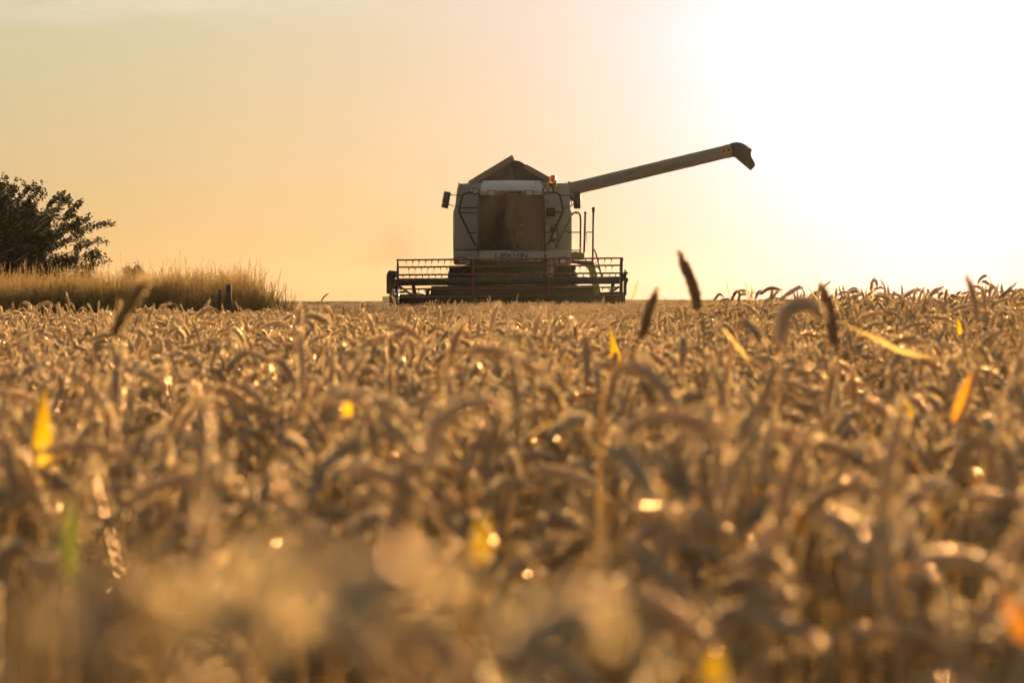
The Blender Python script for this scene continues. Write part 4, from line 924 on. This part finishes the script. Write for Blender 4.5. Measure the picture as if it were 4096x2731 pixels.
# ================================================================= BANK, POSTS, BUSH, FAR THINGS
def tuft(g, nb, h0, h1, w, seed_head, spread, curve=(.15, .7)):
    V = []; F = []
    def addv(v, f):
        n = len(V); V.extend(np.asarray(v).tolist()); F.extend(tuple(i + n for i in q) for q in f)
    for _ in range(nb):
        az = g.uniform(0, 6.283); h = g.uniform(h0, h1); b = g.uniform(*curve); r0 = g.uniform(0, spread); a0 = g.uniform(0, 6.283)
        s = np.linspace(0, 1, 7); th = .08 + b * s ** 2; q = np.cumsum(np.stack([np.sin(th)*math.cos(az), np.sin(th)*math.sin(az), np.cos(th)], 1), 0) * h / 7
        q = q - q[0] + np.array([r0*math.cos(a0), r0*math.sin(a0), 0]); sd = (-math.sin(az), math.cos(az), 0)
        addv(*blade_mesh(q, w * g.uniform(.7, 1.3), sd, prof=np.array([1,1,.95,.85,.7,.45,.1]), fold=.15))
        if seed_head and g.random() < .8:
            p = q[-1]; t = q[-1] - q[-2]; t /= np.linalg.norm(t)
            for k in range(7):
                c_ = p - t * .02 * k * 1.3 + g.normal(0, .003, 3); d_ = t + g.normal(0, .35, 3); d_ /= np.linalg.norm(d_); e = np.cross(d_, g.normal(0, 1, 3)); e /= np.linalg.norm(e)
                n = len(V); V.extend([(c_ - e*.006).tolist(), (c_ + d_*.018 - e*.002).tolist(), (c_ + d_*.042).tolist(), (c_ + d_*.018 + e*.008).tolist()]); F.append((n, n+1, n+2, n+3))
    return np.array(V), F
tg = np.random.default_rng(5)
dry = [join_mesh('dry_tuft', [(tuft(tg, 13, .35, .95, .012, True, .12, (.1, .6)), M['grass'])]) for _ in range(7)]
tall = [join_mesh('tall_tuft', [(tuft(tg, 4, .85, 1.25, .009, True, .10, (.1, .45)), M['grass'])]) for _ in range(4)]
grn = [join_mesh('green_tuft', [(tuft(tg, 26, .22, .6, .012, False, .16, (.3, 1.3)), M['ggrass'])]) for _ in range(4)]
pts = []; n_ = 6500
bx = rng.uniform(-17, -3.6, n_); by = rng.uniform(52.5, 66, n_)
edge = -4.1 + 0.13 * -(by - 58)
ok = (bx < edge + np.where(rng.random(n_) < .22, 2.3 * rng.random(n_) ** 1.5, .3 - 1.5 * rng.random(n_) ** 2)) & (by > 53 + rng.normal(0, .35, n_))
bx, by = bx[ok], by[ok]; bz = terrain(bx, by)
k_green = rng.random(len(bx)) < np.where(by < 54.4, .45, .10) + np.clip((bx - edge[ok] + 1.3) / 1.3, 0, 1) * .35
bi = np.where(k_green, 7 + rng.integers(0, 4, len(bx)), rng.integers(0, 7, len(bx)))
is_t = rng.random(len(bx)) < .22; bi = np.where(is_t, 11 + rng.integers(0, 4, len(bx)), bi)
bs = rng.uniform(.65, 1.05, len(bx)) * (1 + .16 * np.sin(bx * 2.3 + by) * np.sin(by * 1.7 - bx * .9)) * (1 - .25 * np.clip((bx - edge[ok] + .5), 0, 1))
scatter_nodes('bank_grass', np.column_stack([bx, by, bz]), np.column_stack([rng.normal(0, .1, len(bx)), rng.normal(0, .1, len(bx)) + .12, rng.uniform(0, 6.28, len(bx))]), bs, bi, dry + grn + tall,
              'tall dry grass with green tufts covering the bank on the left', 'grass')

posts = [(915, 1140, 1225, 22, 57, 0, 'thickest fence post, square topped, standing upright near the end of the grassy bank'), (878, 1160, 1225, 13, 57.4, 0, 'thin fence post close to the left of the thickest post'),
         (407, 1197, 1245, 12, 55, .05, 'leaning fence stake with rounded top in the middle of the bank edge'), (625, 1204, 1235, 13, 55.5, 0, 'short fence post, half way from the leaning stake to the thickest post'),
         (307, 1224, 1250, 17, 54.5, 0, 'broad low fence post, next left of the leaning stake'), (177, 1226, 1250, 15, 54.5, 0, 'low fence post between the broad post and the left pair'),
         (53, 1224, 1258, 9, 54, -.05, 'left one of the two thin fence stakes at the far left'), (68, 1222, 1256, 8, 54, 0, 'right one of the two thin fence stakes at the far left'),
         (490, 1224, 1250, 14, 55, 0, 'low stump of a fence post behind the big blurred ear')]
for fx, y0, y1, w, d, ln, lb in posts:
    t_ = P(fx, y0, d); zb = float(terrain(t_.x, d)) - .02; d -= (d - 54.2) * .97; t_ = P(fx, y0, d); zb = float(terrain(t_.x, d)) - .02; r_ = w / FPX * d / 2
    tx = lambda k: Vector((t_.x - ln * (t_.z - k), d, k))
    tag(MB().tube([tx(zb), tx((zb + t_.z) / 2) + Vector((.006, 0, 0)), tx(t_.z - .02), tx(t_.z)], [r_ * 1.05, r_, r_ * .97, r_ * .8], 9).build('fence_post', M['wood'], origin=(t_.x, d, zb)), lb, 'fence post', 'old fence posts along the bank')
a_, b_ = P(893, 1198, 54.2), P(912, 1166, 54.2)
tag(MB().tube([a_ + Vector((-.03, 0, -.25)), b_], .022, 7).build('fence_brace', M['wood'], origin=tuple(a_)), 'slanting wooden brace leaning against the thickest fence post', 'fence brace')

def leaf_quads(P0, N0, size, g):
    n = len(P0); a = g.normal(0, 1, (n, 3)); a -= N0 * (a * N0).sum(1, keepdims=True); a /= np.linalg.norm(a, axis=1, keepdims=True); b = np.cross(N0, a)
    s = (size * g.uniform(.6, 1.3, n))[:, None]
    V = np.stack([P0 - a*s*.5, P0 + b*s*.42 + N0*s*.1, P0 + a*s*.6, P0 - b*s*.42 + N0*s*.1], 1).reshape(-1, 3)
    me = bpy.data.meshes.new('crown'); me.vertices.add(4 * n); me.vertices.foreach_set('co', V.astype(np.float32).ravel())
    me.loops.add(4 * n); me.loops.foreach_set('vertex_index', np.arange(4 * n, dtype=np.int32))
    me.polygons.add(n); me.polygons.foreach_set('loop_start', np.arange(n, dtype=np.int32) * 4); me.update(calc_edges=True); return me
def bush(name, label, cat, base, rx, rz, zc, nspray, leaf, per, mats, g, trunk_r, reach=(.72, 1.06), seedpts=None, jit=.052, tw=(.22, .6)):
    base = Vector(base); r_ = thing(name, label, cat, base); b0 = np.array(base)
    tb = MB(); LP = []; LN = []
    trunk_top = base + Vector((0, 0, zc * .55))
    tb.tube([base, base.lerp(trunk_top, .5) + Vector((.06, 0, 0)), trunk_top], [trunk_r * 1.25, trunk_r, trunk_r * .8], 9)
    ends = list(seedpts or [])
    while len(ends) < nspray:
        u = g.uniform(-.9, 1); a = g.uniform(0, 6.283); q = math.sqrt(max(0, 1 - u*u)); lump = 1 + .13 * math.sin(3*a + 5*u) + .10 * math.sin(7*a - 9*u)
        rr_ = g.uniform(.12, 1.0) ** .5 * g.uniform(*reach) * lump
        ends.append((rx * q * math.cos(a) * rr_, rx * q * math.sin(a) * rr_, zc + rz * u * rr_))
    for e in ends:
        E = base + Vector(e); st = trunk_top + (E - trunk_top) * g.uniform(.15, .45) + Vector(g.normal(0, .12, 3)); 
        mid = st.lerp(E, .55) + Vector((0, 0, -.12 * (E - st).length * g.uniform(.2, 1.0))) 
        pth = smooth_path([trunk_top.lerp(st, .3), st, mid, E], 5); L = len(pth); r0 = trunk_r * .16
        tb.tube(pth, [r0 * (1 - .92 * k / (L - 1)) + .004 for k in range(L)], 5, cap=False)
        pa = np.array([tuple(p) for p in pth])
        ntw = 7
        for k in range(ntw):                              # side twigs, leafy
            t = g.uniform(.35, 1.0); idx = min(L - 2, int(t * (L - 1))); p = pa[idx] + (pa[idx+1] - pa[idx]) * g.random(); ax_ = pa[idx+1] - pa[idx]; ax_ /= np.linalg.norm(ax_) + 1e-9
            d = ax_ * g.uniform(.3, .8) + g.normal(0, .6, 3) * np.array([1, 1, .5]); d /= np.linalg.norm(d); tl = g.uniform(*tw)
            q = p + d * tl
            tb.tube([Vector(p), Vector((p + q) / 2 + g.normal(0, .015, 3)), Vector(q)], [.008, .006, .003], 3, cap=False)
            m_ = per; s = g.random(m_); cpt = p + d * tl * s[:, None] + g.normal(0, jit, (m_, 3)); LP.append(cpt); LN.append(g.normal(0, 1, (m_, 3)) + (0, 0, .5))
        m_ = per * 2; s = g.random(m_); cpt = pa[-1] + (pa[-4] - pa[-1]) * s[:, None] + g.normal(0, jit, (m_, 3)); LP.append(cpt); LN.append(g.normal(0, 1, (m_, 3)) + (0, 0, .5))
    LP = np.concatenate(LP); LN = np.concatenate(LN); LN /= np.linalg.norm(LN, axis=1, keepdims=True)
    me = leaf_quads(LP - b0, LN, leaf, g); me.materials.append(mats[0])
    cr = bpy.data.objects.new('crown', me); C.objects.link(cr); cr.parent = r_
    tb.build('trunk', mats[1], r_, smooth=True)
    return r_
g = np.random.default_rng(21)
hx = P(-190, 0, 86).x; hz_ = float(terrain(hx, 86)) + .1
tips = []                                               # the long sprays that stand out of the crown
for fx, fy in ((440,1044),(405,950),(392,900),(322,810),(275,787),(235,782),(172,735),(20,722),(60,745),(190,760),(300,840),(360,870),(395,1000),(330,1095),(300,1040),(350,1060),(240,830),(120,745),(-40,715),(-120,705),(-300,720),(-700,900),(-760,1000),(-600,800)):
    p = P(fx, fy, 86 + g.uniform(-1.2, 1.2)); tips.append((p.x - hx, p.y - 86, p.z - hz_))
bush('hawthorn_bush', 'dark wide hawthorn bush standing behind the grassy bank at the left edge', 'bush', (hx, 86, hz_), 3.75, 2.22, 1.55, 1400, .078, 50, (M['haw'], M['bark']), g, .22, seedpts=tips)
for k, (fx, fy, d, w, lb) in enumerate(((548, 1080, 330, 62, 'far rounded tree, hazy brown, showing above the bank right of the hawthorn'), (333, 1092, 380, 50, 'far hazy tree top peeping out just under the hawthorn branches'))):
    c_ = P(fx, fy, d); rad = w / FPX * d; zt = c_.z
    bush('round_tree', lb, 'tree', (c_.x, d, 0), rad * 1.15, zt * .62, zt * .48, 330, .24, 14, (M['fartree'], M['bark']), np.random.default_rng(60 + k), .25, reach=(.8, 1.0), jit=.16, tw=(.15, .4))
# far barn at the skyline, half behind the header
d = 450; a_ = P(1530, 1186, d); b_ = P(1740, 1186, d); ap = P(1662, 1166, d); zb = .3
BN = thing('barn', 'low hazy barn with pitched roof, far behind the left end of the header', 'barn', ((a_.x + b_.x) / 2, d, zb))
MB().box(a_.x, b_.x, d, d + 12, zb, a_.z).build('wall', M['barnwall'], BN)
MB().prism([(P(1600,0,d).x, 0, a_.z + .02), (P(1735,0,d).x, 0, a_.z + .02), (ap.x, 0, ap.z)], d + .5, d + 11.5).build('roof', M['barnroof'], BN)
d = 470; a_ = P(2440, 1190, d); b_ = P(2500, 1165, d)
tag(MB().prism([(a_.x, 0, .3), (a_.x, 0, b_.z - .3), (a_.x + 1, 0, b_.z), (b_.x - .8, 0, b_.z + .1), (b_.x, 0, b_.z - .5), (b_.x, 0, .3)], d, d + 8).build('shed', M['barnwall'], origin=((a_.x + b_.x) / 2, d, .3)), 'small far shed, hazy, seen through the right end of the header', 'shed')

# chaff flying round the machine
mb = MB(); g = np.random.default_rng(33)
for k in range(190):
    p = Vector((g.normal(.2, 1.5), g.uniform(66.5, 71.2), 0)); p.z = 1.2 + abs(g.normal(0, 1.25))
    if k % 5 == 0: p = Vector((g.uniform(1.5, 6.0), g.uniform(70, 72.8), g.uniform(3.4, 5.0)))
    d1 = Vector(g.normal(0, 1, 3)).normalized() * g.uniform(.008, .028); d2 = Vector(g.normal(0, 1, 3)).normalized() * .0045
    mb.add([p - d1 - d2, p + d1 - d2, p + d1 + d2, p - d1 + d2], [(0, 1, 2, 3)])
tag(mb.build('flying_chaff', M['straw'], smooth=False), 'bits of chaff floating in front of the harvester', 'chaff', kind='stuff')
# dust trailing off the left side
db = MB().box(-4.6, -1.75, 75.2, 79.5, .3, 3.6).build('dust_cloud', [], None, smooth=False)
dm = bpy.data.materials.new('harvest_dust'); dm.use_nodes = True; dn = dm.node_tree; dn.nodes.clear()
pv = dn.nodes.new('ShaderNodeVolumePrincipled'); pv.inputs['Color'].default_value = (0.42, 0.30, 0.18, 1); pv.inputs['Anisotropy'].default_value = 0.0
t = dn.nodes.new('ShaderNodeTexCoord'); n = dn.nodes.new('ShaderNodeTexNoise'); n.inputs['Scale'].default_value = 1.1; n.inputs['Detail'].default_value = 4; dn.links.new(t.outputs['Object'], n.inputs[0])
mp = dn.nodes.new('ShaderNodeMapping'); mp.inputs['Location'].default_value = (-.5 * 2, -.5 * 2, -.5 * 2); mp.inputs['Scale'].default_value = (2, 2, 2); dn.links.new(t.outputs['Generated'], mp.inputs[0])
gr = dn.nodes.new('ShaderNodeTexGradient'); gr.gradient_type = 'SPHERICAL'; dn.links.new(mp.outputs[0], gr.inputs[0])
m1 = dn.nodes.new('ShaderNodeMapRange'); m1.inputs[1].default_value = .42; m1.inputs[2].default_value = .75; m1.inputs[4].default_value = .4; dn.links.new(n.outputs[0], m1.inputs[0])
m2 = dn.nodes.new('ShaderNodeMath'); m2.operation = 'MULTIPLY'; dn.links.new(m1.outputs[0], m2.inputs[0]); dn.links.new(gr.outputs[0], m2.inputs[1]); dn.links.new(m2.outputs[0], pv.inputs['Density'])
do = dn.nodes.new('ShaderNodeOutputMaterial'); dn.links.new(pv.outputs[0], do.inputs['Volume']); db.data.materials.append(dm)
tag(db, 'faint brown dust drifting off the left side of the harvester', 'dust', kind='stuff')

# ================================================================= AIR
hb = MB().box(-520, 520, -60, 560, -1.6, 6.6)
hz = hb.build('haze', [], None, smooth=False)
hm = bpy.data.materials.new('evening_haze'); hm.use_nodes = True; hn = hm.node_tree; hn.nodes.clear()
pv = hn.nodes.new('ShaderNodeVolumePrincipled'); pv.inputs['Color'].default_value = (0.98, 0.84, 0.60, 1); pv.inputs['Density'].default_value = 0.000024; pv.inputs['Anisotropy'].default_value = 0.70
ho = hn.nodes.new('ShaderNodeOutputMaterial'); hn.links.new(pv.outputs[0], ho.inputs['Volume'])
hz.data.materials.append(hm); tag(hz, 'thin golden evening haze over the field', 'haze', kind='stuff')
